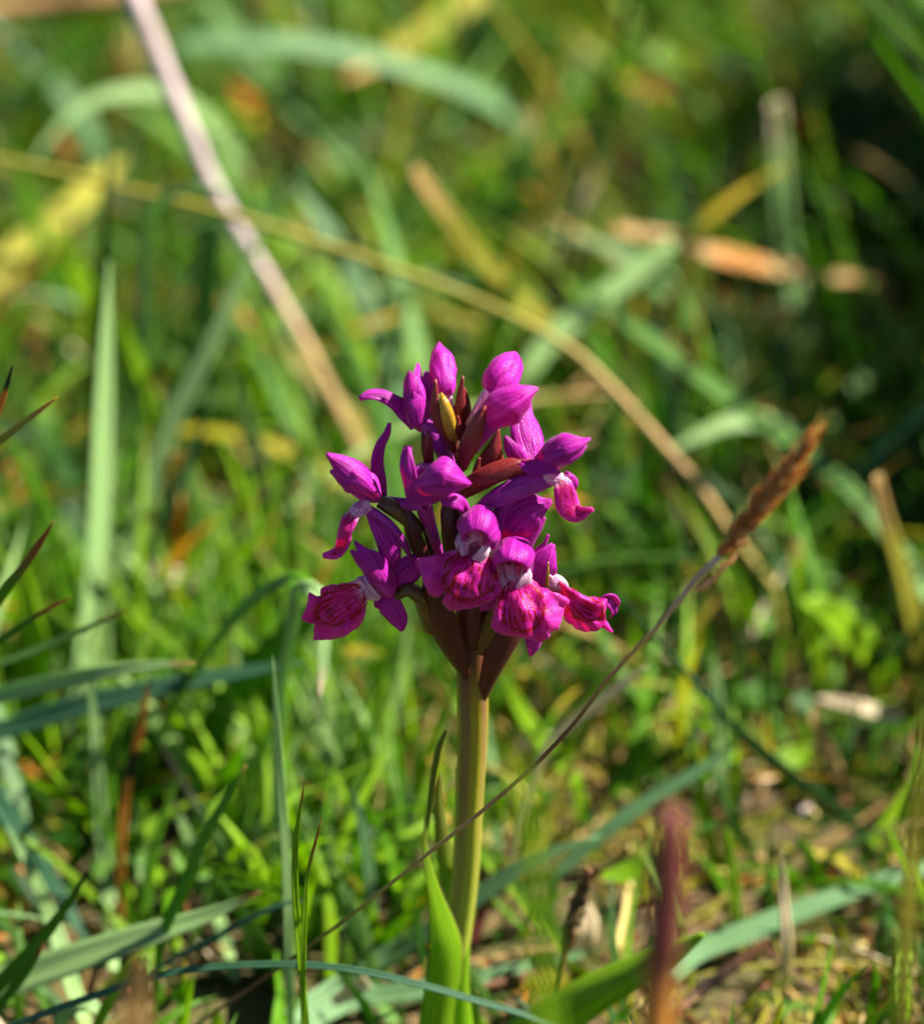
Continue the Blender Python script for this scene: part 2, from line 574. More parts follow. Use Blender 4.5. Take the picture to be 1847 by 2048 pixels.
def remember(S):
    """where the single blades stand, so that the loose turf is not sown right across them"""
    for a, b in zip(S, S[1:]):
        for q in (0.0, 0.33, 0.66):
            p = Vector(a[:3]).lerp(Vector(b[:3]), q)
            d = p - CAM
            z = d.dot(FWD)
            x = W_PX / 2 + d.x / z * DIST / PX
            y = H_PX / 2 - d.dot(UPV) / z * DIST / PX
            r = max(6, a[3] / z * DIST / PX + 4)
            for ix in range(int((x - r) // 14), int((x + r) // 14) + 1):
                for iy in range(int((y - 6) // 14), int((y + 6) // 14) + 1):
                    k = (ix, iy)
                    NEAR[k] = max(NEAR.get(k, 0), z)


def grow_root(S, tfirst):
    """carry the low end of a blade on into the soil"""
    c = Vector(S[0][:3])
    if c.z < 0.0015:
        return S
    T = (c - Vector(S[2][:3])).normalized()
    pre = []
    n = 6
    hor = Vector((T.x, T.y, 0)) * (c.z * 0.45)
    for k in range(n, 0, -1):
        s = k / n
        q = c + hor * (s - 0.35 * s * s) + Vector((0, 0, -(c.z + 0.003) * (0.75 * s + 0.25 * s * s)))
        pre.append(np.array((*q, S[0][3] * (1 - 0.25 * s))))
    return pre + S


def blade(name, label, cat, pts, wpx, yr='g', dy=0.0, col='green', tip=None, tf=0.18, fold=0.25, face=None, prof=None, nseg=26, group='grass blades growing round the orchid', bands=None, root=True, twist=0.0, taper=1.6, mat=None):
    P = path3(pts, yr, dy)
    S = catmull([(*q, t) for q, t in P], nseg)
    wv = []
    n = len(S)
    for i in range(n):
        s = i / (n - 1)
        if prof is None:
            k = (0.72 + 0.28 * min(1, s * 3)) * max(0.0, 1 - s ** (taper * 2.2)) ** 0.8
        else:
            k = float(np.interp(s, np.linspace(0, 1, len(prof)), prof))
        wv.append(max(0.02, k))
    S = [np.array((*a[:3], wpx * PX * a[3] * k * 0.5)) for a, k in zip(S, wv)]
    nb = len(S)
    remember(S)
    if root:
        S = grow_root(S, None)
    pre = len(S) - nb
    V, UV, CC, FA = [], [], [], []
    m = len(S)
    base = ALLCOL[col]
    tc = ALLCOL[tip] if tip else base
    fv = Vector(face).normalized() if face else Vector((0.25, -0.72, 0.55)).normalized()
    rnd = random.Random(label)
    cols = (-1, -0.5, 0, 0.5, 1)
    wig = rnd.uniform(0, 9)
    for i in range(m):
        c = Vector(S[i][:3])
        T = Vector(S[min(m - 1, i + 1)][:3] - S[max(0, i - 1)][:3]).normalized()
        s = max(0.0, (i - pre) / (nb - 1))
        f = fv
        if twist:
            a = twist * s
            f = (fv * math.cos(a) + T.cross(fv) * math.sin(a))
        B = T.cross(f)
        B = B.normalized() if B.length > 1e-6 else RGT
        N = B.cross(T).normalized()
        h = S[i][3]
        if tip:
            q = min(1, max(0, (s - (1 - tf)) / (tf * 0.6)))
            cc = cmix(base, tc, q)
        else:
            cc = base
        if bands:
            for b0, b1, bc in bands:
                if b0 <= s <= b1:
                    cc = ALLCOL[bc]
        cc = cmix(tuple(x * 1.15 for x in cc), cc, min(1, s * 3))
        for u in cols:
            V.append(c + B * (u * h) + N * (fold * h * (abs(u) - 0.5) + 0.12 * h * math.sin(s * 9 + wig) * u))
            UV.append((0.5 + 0.5 * u, s))
            CC.append(cc)
    k = len(cols)
    for i in range(m - 1):
        for j in range(k - 1):
            a = i * k + j
            FA.append((a, a + 1, a + k + 1, a + k))
    o = build(name, V, FA, mat or M_BLADE, None, UV, CC, origin=S[0][:3], thick=0.00012)
    return tag(o, label, cat, group)


def stalk(name, label, cat, pts, wpx, yr='g', dy=0.0, cols=('tan',), prof=(1, 1), parent=None, nseg=30, ns=9, group=None, root=True, bump=0.0, mat=None, plain=False):
    P = path3(pts, yr, dy)
    S = catmull([(*q, t) for q, t in P], nseg)
    n = len(S)
    S = [np.array((*a[:3], wpx * PX * a[3] * 0.5 * float(np.interp(i / (n - 1), np.linspace(0, 1, len(prof)), prof)))) for i, a in enumerate(S)]
    pre0 = len(S)
    remember(S)
    if root:
        S = grow_root(S, None)
    pre = len(S) - pre0
    V, UV, CC, FA = [], [], [], []
    m = len(S)
    cl = [ALLCOL[c] for c in cols]
    for i in range(m):
        c = Vector(S[i][:3])
        T = Vector(S[min(m - 1, i + 1)][:3] - S[max(0, i - 1)][:3]).normalized()
        B = T.cross(Vector((0.1, -0.9, 0.4))).normalized()
        N = B.cross(T).normalized()
        s = max(0.0, (i - pre) / (pre0 - 1))
        g = s * (len(cl) - 1)
        a = int(min(len(cl) - 2, math.floor(g))) if len(cl) > 1 else 0
        cc = cmix(cl[a], cl[min(a + 1, len(cl) - 1)], g - a) if len(cl) > 1 else cl[0]
        for j in range(ns):
            an = 2 * math.pi * j / ns
            r = S[i][3] * (1 + bump * noise.noise(Vector((math.cos(an) * 2, math.sin(an) * 2, i * 0.55))))
            V.append(c + (B * math.cos(an) + N * math.sin(an)) * r)
            UV.append((j / ns, s))
            CC.append(cc)
    for i in range(m - 1):
        for j in range(ns):
            FA.append((i * ns + j, i * ns + (j + 1) % ns, (i + 1) * ns + (j + 1) % ns, (i + 1) * ns + j))
    FA.append(tuple(range(ns))[::-1])
    FA.append(tuple((m - 1) * ns + j for j in range(ns)))
    o = build(name, V, FA, mat or M_STALK, parent, UV, CC, origin=None if parent else S[0][:3])
    if not plain:
        tag(o, label, cat, group)
    return o, S


# ================================================================== the ground
def hgt(x, y):
    """soil relief, pressed flat near the orchid's foot"""
    return 0.0


def make_ground():
    xs = sorted(set([-60, -20, -6, -2, -1] + [i * 0.02 - 0.6 for i in range(61)] + [1, 2, 6, 20, 60]))
    ys = sorted(set([-60, -20, -6, -2] + [i * 0.02 - 0.8 for i in range(106)] + [2, 3, 6, 20, 60]))
    V, FA = [], []
    for y in ys:
        for x in xs:
            z = -0.002 + 0.004 * noise.noise(Vector((x * 22, y * 22, 0))) - 0.002 * abs(noise.noise(Vector((x * 60, y * 60, 3))))
            V.append((x, y, min(z, 0.0)))
    k = len(xs)
    for j in range(len(ys) - 1):
        for i in range(k - 1):
            a = j * k + i
            FA.append((a, a + 1, a + k + 1, a + k))
    o = build('ground', V, FA, M_GROUND)
    tag(o, 'dark brown meadow soil showing between the grass', None, None, 'structure')


make_ground()

# ================================================================== the orchid
STEM_X = at_y(905, 2190, 0)[0].x
orchid = empty('orchid', (STEM_X, 0, 0))
tag(orchid, 'purple magenta marsh orchid in bloom, the only flower spike standing in the grass', 'orchid')

# stem: leans a little to the right towards the flowers
st_pts = [(868, 2230, 0), (880, 2048, 0), (908, 1900, 0), (930, 1750, 0), (938, 1600, 0), (945, 1450, 0), (943, 1330, 0), (938, 1240, 0), (925, 1120, 0), (912, 1000, 0), (905, 900, 0), (904, 850, 1)]
st_rad = [44, 38, 32, 28.5, 29, 31, 31, 24, 20, 18, 15, 5]
body('stem', st_pts, st_rad, M_STEM, orchid, ridge=0.05, ridges=5, ns=28, nv=60)

# sheathing leaf, twisted and narrow at its tip
M_LEAF = None
def mat_leaf():
    k = NT('orchid_leaf_skin')
    obj = k.n('ShaderNodeTexCoord').outputs['Object']
    u, v, _ = k.xyz(k.uv())
    rib = k.math('SINE', k.math('MULTIPLY', u, 70.0))
    n = k.noise(k.vec(k.math('MULTIPLY', u, 14.0), k.math('MULTIPLY', v, 1.5), 0.0), 2.0, 3)
    c = k.mix(k.ramp(n, 0.3, 0.7), (0.15, 0.29, 0.008), (0.26, 0.41, 0.014))
    c = k.mix(k.math('SUBTRACT', 1.0, k.ramp(v, 0.0, 0.25)), c, (0.26, 0.33, 0.03))
    e = k.ramp(k.math('ABSOLUTE', k.math('SUBTRACT', u, 0.5)), 0.455, 0.49)
    c = k.mix(k.math('MULTIPLY', e, k.ramp(v, 0.2, 0.4)), c, (0.14, 0.055, 0.05))
    c = k.mix(k.math('MULTIPLY', k.ramp(v, 0.55, 0.8), 0.6), c, (0.12, 0.08, 0.04))
    return k.leafy(c, k.mix(1.0, c, (2.0, 2.1, 0.3), 'MULTIPLY'), 0.6, 0.45, 0.3, k.math('ADD', rib, n), 0.15)
M_LEAF = mat_leaf()
petal('leaf', [(866, 2235, 4.5), (874, 2050, 4.2), (890, 1950, 4.2), (893, 1895, 4.4), (884, 1850, 4.4), (872, 1800, 4.3), (858, 1745, 4.0), (849, 1690, 3.6), (858, 1620, 2.5), (868, 1550, 1.5), (880, 1490, 0.5), (891, 1462, 0)],
      [46, 38, 39, 38, 30, 18, 11, 6, 8, 9, 7, 1], M_LEAF, orchid, face=(0.1, -1, 0.25), face2=(0.75, -0.6, 0.2), cup=-0.25, nu=12, nv=48, thick=0.0003, ruffle=0.3)
petal('leaf', [(935, 2240, 3), (925, 2060, 2.6), (925, 1960, 2.5), (930, 1900, 1.5), (912, 1800, -1), (893, 1720, -2), (880, 1640, -2.5), (876, 1580, -3), (880, 1545, -3)],
      [30, 24, 14, 10, 20, 18, 11, 6, 1], M_LEAF, orchid, face=(0.3, -1, 0.1), cup=-0.4, nu=10, nv=30, thick=0.0003)

# large bracts at the foot of the spike
petal('bract', [(933, 1366, 1.4), (924, 1345, 2.6), (903, 1308, 4.6), (882, 1262, 6.6), (868, 1215, 7.6), (858, 1170, 8.0), (850, 1120, 7.5)], [4, 13, 26, 33, 28, 15, 2], M_DARKBRACT, orchid, face=(-0.35, -1, 0.1), cup=-0.55, nu=12, nv=24, thick=0.0004)
petal('bract', [(960, 1412, 1.2), (968, 1390, 1.8), (982, 1352, 3.0), (1000, 1310, 4.2), (1018, 1268, 4.4), (1034, 1225, 4.2), (1044, 1180, 4)], [4, 11, 20, 28, 30, 20, 2], M_DARKBRACT, orchid, face=(0.3, -1, 0.15), cup=-0.5, nu=12, nv=24, thick=0.0004)
petal('bract', [(948, 1300, 4.0), (944, 1262, 5.0), (944, 1225, 5.2), (950, 1190, 5.0)], [16, 28, 30, 12], M_DARKBRACT, orchid, face=(0.05, -1, 0.1), cup=-0.6, thick=0.0003)
# bracts among the upper flowers
BR = [
    ([(906, 904, 5), (892, 872, 5.6), (872, 840, 5.8), (867, 812, 5.6), (869, 785, 5.2), (870, 758, 4.6)], [6, 11, 12, 9, 5, 1], M_BRACT, (-0.5, -1, 0.1)),
    ([(906, 885, 3), (913, 850, 3.6), (919, 820, 3.8), (922, 785, 3.4), (925, 752, 3)], [7, 10, 10, 6, 1], M_BRACT, (0.1, -1, 0.2)),
    ([(922, 880, 2.4), (932, 846, 2.8), (934, 818, 2.8), (930, 792, 2.6), (925, 775, 2.4)], [7, 11, 10, 7, 2], M_BRACT, (0.6, -1, 0.3)),
    ([(915, 872, 5.6), (916, 852, 6), (915, 831, 5.6)], [6, 5, 1], M_BRACT, (0, -1, 0.2)),
    ([(857, 925, 5.5), (857, 905, 6), (856, 882, 6), (855, 861, 5.6)], [9, 9, 6, 1], M_BRACT, (0.2, -1, 0.2)),
    ([(860, 935, 3), (850, 905, 3.4), (847, 875, 3.2), (848, 848, 2.6)], [8, 9, 6, 1], M_DARKBRACT, (-0.6, -1, 0.1)),
    ([(922, 942, 6.5), (934, 910, 8), (947, 876, 8.6), (958, 846, 8.4), (970, 811, 7.6)], [11, 18, 19, 14, 1], M_BRACT, (0.25, -1, 0.25)),
    ([(978, 945, 4), (982, 925, 4.8), (988, 900, 4.8), (993, 878, 4.2), (996, 856, 3.6)], [20, 23, 15, 7, 1], M_BRACT, (0.1, -1, 0.35)),
    ([(948, 962, 5), (953, 942, 5.4), (956, 925, 5.2), (958, 915, 5)], [7, 7, 4, 1], M_BRACT, (0, -1, 0.1)),
    ([(905, 1115, 5.5), (903, 1080, 6.4), (901, 1050, 6.6), (902, 1020, 6), (905, 1000, 5.6)], [17, 19, 18, 19, 12], M_DARKBRACT, (0.0, -1, 0.1)),
    ([(850, 1128, 5), (833, 1098, 6), (822, 1065, 6.4), (815, 1035, 6), (812, 1005, 5.4)], [12, 17, 16, 10, 1], M_DARKBRACT, (-0.3, -1, 0.1)),
    ([(870, 1128, 3), (858, 1090, 3), (848, 1050, 2.8), (838, 1020, 2)], [10, 8, 8, 4], M_DARKBRACT, (-0.3, -1, 0.1)),
    ([(940, 1055, 7), (955, 1030, 8), (968, 1018, 7.6), (980, 1010, 7)], [12, 15, 11, 2], M_OLIVE, (0.2, -1, 0.5)),
    ([(928, 968, 6), (960, 955, 7), (1000, 940, 7.2), (1030, 928, 6.8), (1046, 924, 6.4)], [10, 18, 20, 13, 2], M_BRACT, (0.1, -0.9, 0.7)),
]
for i, (p, h, m, f) in enumerate(BR):
    petal('bract', p, h, m, orchid, face=f, cup=-0.6, nv=14, thick=0.0003, ruffle=0.25, seed=i)

# ---- buds
b = empty('bud', F(885, 740, 1), orchid); b['label'] = 'closed pink bud at the very top of the spike'
body('hood', [(893, 792, 3), (889, 770, 1.8), (884, 742, 0), (880, 712, -2), (879, 694, -3), (878, 683, -3.6)], [9, 20, 27, 21, 10, 2], None, b, lump=0.4, ridge=0.05, ph=1.2, saw=0.10, seam=318, twist=0.25)
body('ovary', [(905, 840, 2), (899, 815, 2.4), (893, 788, 2)], [8, 9, 10], M_WHITE, b)
b = empty('bud', F(1008, 750, 2), orchid); b['label'] = 'closed pink bud pointing up on the right of the tip'
body('hood', [(980, 792, 3), (990, 776, 2), (1004, 752, 0.4), (1018, 728, -1.6), (1026, 713, -2.8), (1030, 706, -3.4)], [12, 30, 37, 28, 14, 3], None, b, lump=0.4, ridge=0.05, ph=0.4, saw=0.10, seam=40, twist=-0.2)
body('ovary', [(938, 850, 3), (955, 825, 3.4), (975, 797, 3), (985, 784, 3)], [9, 12, 17, 17], M_WHITE, b)
b = empty('bud', F(1022, 805, 5), orchid); b['label'] = 'dark purple beaked bud shaded by its neighbours'
body('hood', [(966, 845, 5), (985, 833, 5.4), (1010, 815, 6), (1034, 798, 6.4), (1052, 785, 6.4), (1066, 779, 6.2), (1076, 777, 6)], [12, 30, 38, 31, 18, 9, 3], None, b, lump=0.4, ridge=0.05, ph=0.8, saw=0.08, seam=55, twist=0.2)
body('ovary', [(945, 900, 3), (958, 872, 4), (970, 848, 5), (985, 832, 5.2)], [12, 19, 26, 28], M_SPUR, b)
b = empty('bud', F(892, 830, 5), orchid); b['label'] = 'small unopened yellow green bud between red bracts'
body('hood', [(905, 885, 4.6), (901, 860, 5.4), (895, 832, 5.8), (888, 806, 5.6), (884, 792, 5), (882, 785, 4.6)], [8, 12, 13.5, 10, 5, 1], M_GOLD, b, ridge=0.05)

# ---- the seven open flowers
def flower(px, py, d, label):
    o = empty('flower', F(px, py, d), orchid)
    o['label'] = label
    return o

# upper left, seen from its side
f = flower(838, 800, 1, 'upper left flower with one sepal stretched out sideways')
petal('sepal', [(836, 850, 1.5), (812, 822, 2), (787, 803, 2.4), (760, 790, 2.6), (738, 789, 2.8), (718, 797, 3)], [17, 19, 14, 12, 10, 4], None, f, face=(-0.15, -0.8, 0.65), cup=-0.3, ruffle=0.3)
body('hood', [(845, 858, 1), (838, 835, 1.6), (832, 805, 2), (828, 775, 2), (828, 752, 1.4)], [10, 24, 26, 20, 9], None, f, ridge=0.05)
petal('petal', [(842, 850, 4.2), (838, 815, 4.2), (836, 780, 3), (836, 752, 1.2), (836, 728, -0.8)], [12, 18, 17, 12, 4], None, f, face=(0.5, -1, 0.15), cup=-0.35, ruffle=0.3, seed=3)
petal('petal', [(836, 845, 3), (822, 812, 3.8), (815, 785, 3.6), (815, 762, 3), (819, 742, 2.4)], [9, 13, 12, 10, 3], None, f, face=(-0.6, -1, 0.2), cup=-0.4, ruffle=0.3, seed=4)
petal('petal', [(862, 828, 1.6), (858, 800, 1.8), (854, 768, 1.6), (852, 742, 1)], [10, 14, 13, 3], None, f, face=(0.2, -1, 0.2), cup=-0.3, seed=5)
body('ovary', [(896, 925, 2), (880, 890, 3.6), (862, 860, 3.4), (848, 838, 2.4)], [15, 17, 15, 12], M_SPUR, f)

# left, hooded, its lip hanging
f = flower(709, 965, 6, 'left flower with a pointed hood and a narrow hanging lip')
body('hood', [(758, 996, 4.6), (744, 984, 5.2), (720, 966, 5.6), (696, 946, 6.0), (676, 928, 6.4), (662, 916, 6.8)], [10, 24, 30, 25, 14, 4], None, f, ridge=0.05, lump=0.5)
petal('sepal', [(757, 988, 7), (736, 966, 9), (706, 942, 9.6), (676, 922, 9.2), (653, 907, 8.6)], [11, 24, 25, 16, 2], None, f, face=(-0.25, -0.6, 0.75), cup=-0.5, ruffle=0.35, seed=6, nv=24)
petal('petal', [(752, 1002, 7), (728, 987, 9.6), (700, 970, 10.2), (677, 954, 9.4), (660, 942, 8.6)], [10, 23, 27, 20, 3], None, f, face=(-0.3, -1, -0.12), cup=-0.42, ruffle=0.5, seed=16, nv=24)
petal('sepal', [(766, 995, 4), (760, 962, 4.6), (755, 925, 5), (762, 890, 5), (774, 868, 4.6), (779, 846, 4.4)], [8, 13, 13, 11, 9, 4], None, f, face=(0.15, -1, 0.1), face2=(0.6, -0.8, 0.2), cup=-0.35, ruffle=0.2)
petal('sepal', [(742, 1022, 6), (757, 1050, 7.2), (772, 1078, 7.8), (782, 1108, 7.8), (781, 1138, 7.4), (774, 1160, 7)], [12, 17, 20, 23, 19, 5], None, f, face=(0.1, -0.95, 0.35), face2=(0.5, -0.9, -0.1), cup=-0.35, ruffle=0.3, seed=7)
body('spur', [(738, 1020, 6.5), (765, 1038, 7), (790, 1062, 7), (808, 1090, 6.4), (822, 1116, 5.6)], [10, 10, 9, 8, 4], M_SPUR, f)
body('column', [(735, 1008, 6.6), (715, 1020, 7.6), (700, 1028, 8)], [14, 15, 9], M_WHITE, f)
petal('lip', [(712, 1018, 7.5), (699, 1036, 9), (689, 1060, 9.8), (684, 1085, 9.8), (672, 1106, 9.6), (645, 1112, 10)], [11, 16, 15, 14, 12, 4], M_LIP, f, face=(-0.5, -1, 0.1), face2=(-0.3, -0.8, 0.6), cup=-0.3, ruffle=0.6, seed=8)
body('ovary', [(835, 1062, 4), (812, 1036, 5), (785, 1016, 5.4), (758, 1002, 5)], [15, 17, 17, 13], M_OLIVE, f)

# centre, closed hood turned to the right
f = flower(868, 965, 9, 'central flower whose folded hood catches the sun')
body('hood', [(824, 985, 5.5), (840, 976, 6.8), (862, 966, 7.6), (888, 962, 8.0), (914, 964, 8.0), (934, 967, 8)], [18, 36, 41, 36, 22, 5], None, f, ridge=0.05, lump=0.6, seed=2)
petal('sepal', [(836, 958, 10), (860, 940, 12.6), (890, 936, 13.2), (920, 951, 12.4), (942, 967, 10.8)], [16, 29, 30, 19, 2], None, f, face=(0.12, -0.62, 0.78), cup=-0.5, ruffle=0.4, seed=9, nv=26, nu=12)
petal('petal', [(834, 990, 9.5), (860, 984, 12.4), (888, 980, 12.8), (914, 975, 11.8), (936, 972, 10)], [16, 30, 30, 18, 3], None, f, face=(0.1, -1, -0.2), cup=-0.5, ruffle=0.5, seed=10, nv=26, nu=12)
petal('petal', [(835, 1008, 9), (822, 980, 10.2), (814, 945, 9.6), (812, 912, 8.2), (815, 892, 7.2)], [14, 19, 17, 13, 6], None, f, face=(-0.5, -1, 0.1), cup=-0.25, ruffle=0.5, seed=11)
petal('sepal', [(882, 1004, 10), (903, 1000, 10.6), (922, 1008, 10.2), (931, 1025, 9.6), (935, 1044, 9.4)], [7, 14, 14, 9, 3], None, f, face=(0.2, -0.8, 0.6), cup=-0.25, ruffle=0.4, seed=12)
body('spur', [(845, 1000, 6), (825, 1008, 5.6), (800, 1006, 5), (775, 1002, 4.2), (758, 1000, 4)], [20, 14, 11, 9, 5], M_SPUR, f)
body('ovary', [(880, 1110, 2.5), (868, 1075, 3.4), (855, 1035, 4.5), (845, 1000, 5.5)], [9, 11, 14, 18], M_SPUR, f)

# right, beaked hood with a striped tongue
f = flower(1120, 920, 6, 'right flower with a striped pink tongue hanging below its hood')
petal('sepal', [(1068, 928, 4), (1062, 895, 2.6), (1052, 860, 0.6), (1050, 828, -1.6), (1057, 798, -4)], [14, 27, 31, 22, 3], None, f, face=(0.25, -1, 0.2), cup=-0.25, ruffle=0.4, seed=13)
petal('sepal', [(1046, 930, 4.2), (1032, 912, 4.6), (1018, 890, 4.4), (1010, 872, 3.8)], [14, 17, 12, 3], None, f, face=(-0.2, -1, 0.4), cup=-0.25, seed=14)
body('hood', [(1070, 940, 5), (1086, 927, 5.6), (1108, 912, 6.2), (1132, 900, 6.6), (1152, 890, 7), (1166, 884, 7.2)], [9, 22, 29, 28, 18, 5], None, f, ridge=0.05, lump=0.5, seed=5)
petal('sepal', [(1072, 922, 7.5), (1098, 899, 9.4), (1128, 887, 10), (1156, 882, 9.6), (1179, 877, 8.5)], [10, 24, 26, 15, 2], None, f, face=(0.15, -0.65, 0.75), cup=-0.5, ruffle=0.4, seed=15, nv=24)
petal('petal', [(1080, 944, 7.5), (1108, 929, 10), (1134, 915, 10.4), (1158, 903, 9.6), (1172, 890, 8.6)], [10, 21, 25, 19, 3], None, f, face=(0.2, -1, -0.15), cup=-0.45, ruffle=0.5, seed=44, nv=24)
petal('petal', [(1040, 926, 7.5), (1062, 934, 8.8), (1085, 938, 9.6), (1104, 940, 9.8), (1119, 945, 9.4)], [6, 15, 13, 8, 3], None, f, face=(0.1, -0.8, 0.6), cup=0.25, ruffle=0.6, seed=17)
body('column', [(1090, 950, 6.4), (1108, 955, 7), (1124, 960, 7.4)], [16, 17, 12], M_WHITE, f)
body('spur', [(1105, 957, 6.6), (1080, 962, 6.6), (1045, 972, 7), (1010, 988, 7.2), (975, 1005, 7.2), (945, 1020, 7)], [15, 20, 23, 21, 14, 3], M_SPUR, f)
petal('lip', [(1112, 956, 7.6), (1124, 968, 8.6), (1131, 992, 9.2), (1138, 1014, 9.4), (1150, 1026, 9.8), (1170, 1024, 10.2), (1186, 1018, 10.4)], [9, 18, 22, 23, 19, 10, 3], M_LIP, f, face=(0.25, -1, 0.15), face2=(0.1, -0.7, 0.7), cup=-0.25, ruffle=0.5, seed=18)
petal('side_lobe', [(1126, 950, 6.4), (1140, 960, 6.6), (1148, 972, 6.4), (1148, 982, 6)], [10, 12, 9, 3], None, f, face=(0.5, -1, 0.1), ruffle=0.5, seed=19)
body('ovary', [(925, 985, 4), (955, 968, 5), (995, 948, 5.8), (1030, 936, 5.8), (1062, 932, 5.4)], [15, 18, 18, 17, 14], M_BRACT, f)

petal('sepal', [(1004, 1012, 4), (1020, 996, 4.6), (1042, 985, 4.6), (1062, 984, 4)], [10, 18, 15, 3], None, f, face=(0.1, -0.9, 0.5), cup=-0.3, ruffle=0.6, seed=51)

# lower centre, facing the camera
f = flower(950, 1110, 10, 'lower central flower facing forward with three broad lobes')
petal('sepal', [(1002, 1096, 5), (1012, 1070, 6.4), (1035, 1040, 7.2), (1068, 1016, 7.2), (1090, 1008, 6.6), (1103, 1001, 6.2)], [14, 36, 44, 32, 14, 3], None, f, face=(0.15, -0.9, 0.5), cup=-0.25, ruffle=0.5, seed=20, nu=12)
petal('sepal', [(995, 1070, 6.4), (996, 1045, 7), (1002, 1018, 7), (1016, 1000, 6.6), (1040, 984, 6.2)], [7, 11, 14, 14, 4], None, f, face=(-0.2, -1, 0.2), cup=-0.3, ruffle=0.3, seed=21)
body('hood', [(960, 1042, 6), (959, 1046, 8), (958, 1051, 10.4), (957, 1058, 12.6), (955, 1067, 14.2), (953, 1076, 15)], [16, 31, 37, 38, 33, 23], None, f, ridge=0.02, arc=(-150, 128), ns=26, thick=0.0003, lump=0.5)
petal('petal', [(985, 1098, 12.6), (992, 1076, 12.8), (984, 1055, 12.6), (968, 1043, 12.4)], [6, 12, 12, 6], None, f, face=(0.6, -1, 0.2), cup=-0.4, seed=22)
body('column', [(948, 1060, 5), (950, 1085, 7.5), (952, 1108, 9.5)], [30, 40, 24], M_WHITE, f)
body('column', [(948, 1080, 9.6), (950, 1088, 11.8), (951, 1098, 13)], [33, 32, 18], M_WHITE, f)
petal('throat', [(926, 1080, 12), (927, 1094, 12.6), (929, 1110, 12.8)], [8, 10, 8], M_WHITE, f, face=(0.3, -1, 0.1))
petal('throat', [(972, 1092, 13.2), (966, 1106, 13.8), (954, 1118, 13.8), (944, 1126, 13.4)], [8, 11, 10, 4], M_WHITE, f, face=(0.2, -1, 0.3))
lip('lip', [(920, 1098), (890, 1106), (860, 1112), (832, 1120), (840, 1143), (849, 1166), (858, 1186), (869, 1195), (882, 1190), (893, 1180), (886, 1203), (899, 1219), (915, 1220), (934, 1216), (957, 1212), (975, 1203), (990, 1196), (1001, 1182), (998, 1162), (993, 1144), (984, 1124), (976, 1108), (950, 1100)],
    (950, 1092), (925, 1219), 11.0, 15.6, f, bulge=2.0, ruffle=1.3, seed=23, curl=0.8, half=92)
petal('side_lobe', [(985, 1165, 10.6), (990, 1188, 10.8), (980, 1208, 10.4), (962, 1222, 10)], [18, 20, 16, 4], None, f, face=(0.4, -1, 0.1), ruffle=0.6, seed=24)
body('ovary', [(948, 1165, 3), (962, 1110, 4), (972, 1070, 4.6), (968, 1045, 5.4)], [16, 18, 16, 13], M_DARKBRACT, f)

# lower right, facing the camera, throat open
f = flower(1030, 1170, 10, 'lower right flower with an open white throat and broad spotted lip')
petal('sepal', [(1054, 1102, 6), (1063, 1080, 6.2), (1076, 1058, 6), (1089, 1034, 5.4)], [9, 10, 9, 3], None, f, face=(0.5, -1, 0.1), cup=-0.3, seed=25)
body('hood', [(1028, 1104, 6), (1027, 1108, 8), (1026, 1114, 10.2), (1024, 1122, 12.2), (1022, 1132, 13.6), (1021, 1140, 14.2)], [16, 33, 39, 40, 37, 30], None, f, ridge=0.02, arc=(-135, 118), ns=26, thick=0.0003, lump=0.6, seed=3)
body('throat', [(1026, 1118, 8), (1025, 1124, 10.4), (1025, 1131, 11.4)], [17, 15, 5], M_RED, f)
body('column', [(1024, 1138, 8.0), (1024, 1150, 10), (1025, 1162, 11), (1026, 1172, 11)], [32, 34, 25, 10], M_WHITE, f)
petal('throat', [(1050, 1132, 12.8), (1052, 1150, 13.6), (1046, 1168, 13.8), (1040, 1182, 13.6)], [7, 12, 14, 10], M_WHITE, f, face=(0.4, -1, 0.1))
petal('throat', [(999, 1148, 12.4), (1003, 1166, 13), (1008, 1182, 13.2)], [6, 9, 8], M_WHITE, f, face=(-0.2, -1, 0.1))
lip('lip', [(1000, 1158), (1004, 1180), (994, 1204), (985, 1230), (985, 1254), (1000, 1267), (1024, 1271), (1048, 1275), (1066, 1280), (1084, 1285), (1096, 1272), (1100, 1264), (1114, 1260), (1122, 1236), (1128, 1212), (1139, 1202), (1124, 1192), (1106, 1184), (1084, 1176), (1064, 1160), (1040, 1150), (1018, 1150)],
    (1026, 1150), (1062, 1282), 11.6, 17.0, f, bulge=2.0, ruffle=1.2, seed=26, curl=0.7, half=80)
petal('sepal', [(1066, 1250, 9), (1068, 1278, 9), (1066, 1298, 8.6), (1060, 1313, 8.2)], [16, 18, 12, 2], None, f, face=(0.2, -1, 0.1), cup=-0.3, seed=27)
body('ovary', [(958, 1300, 2.5), (985, 1240, 4.4), (1010, 1180, 5.6), (1026, 1115, 6.6)], [16, 19, 18, 14], M_OLIVE, f)

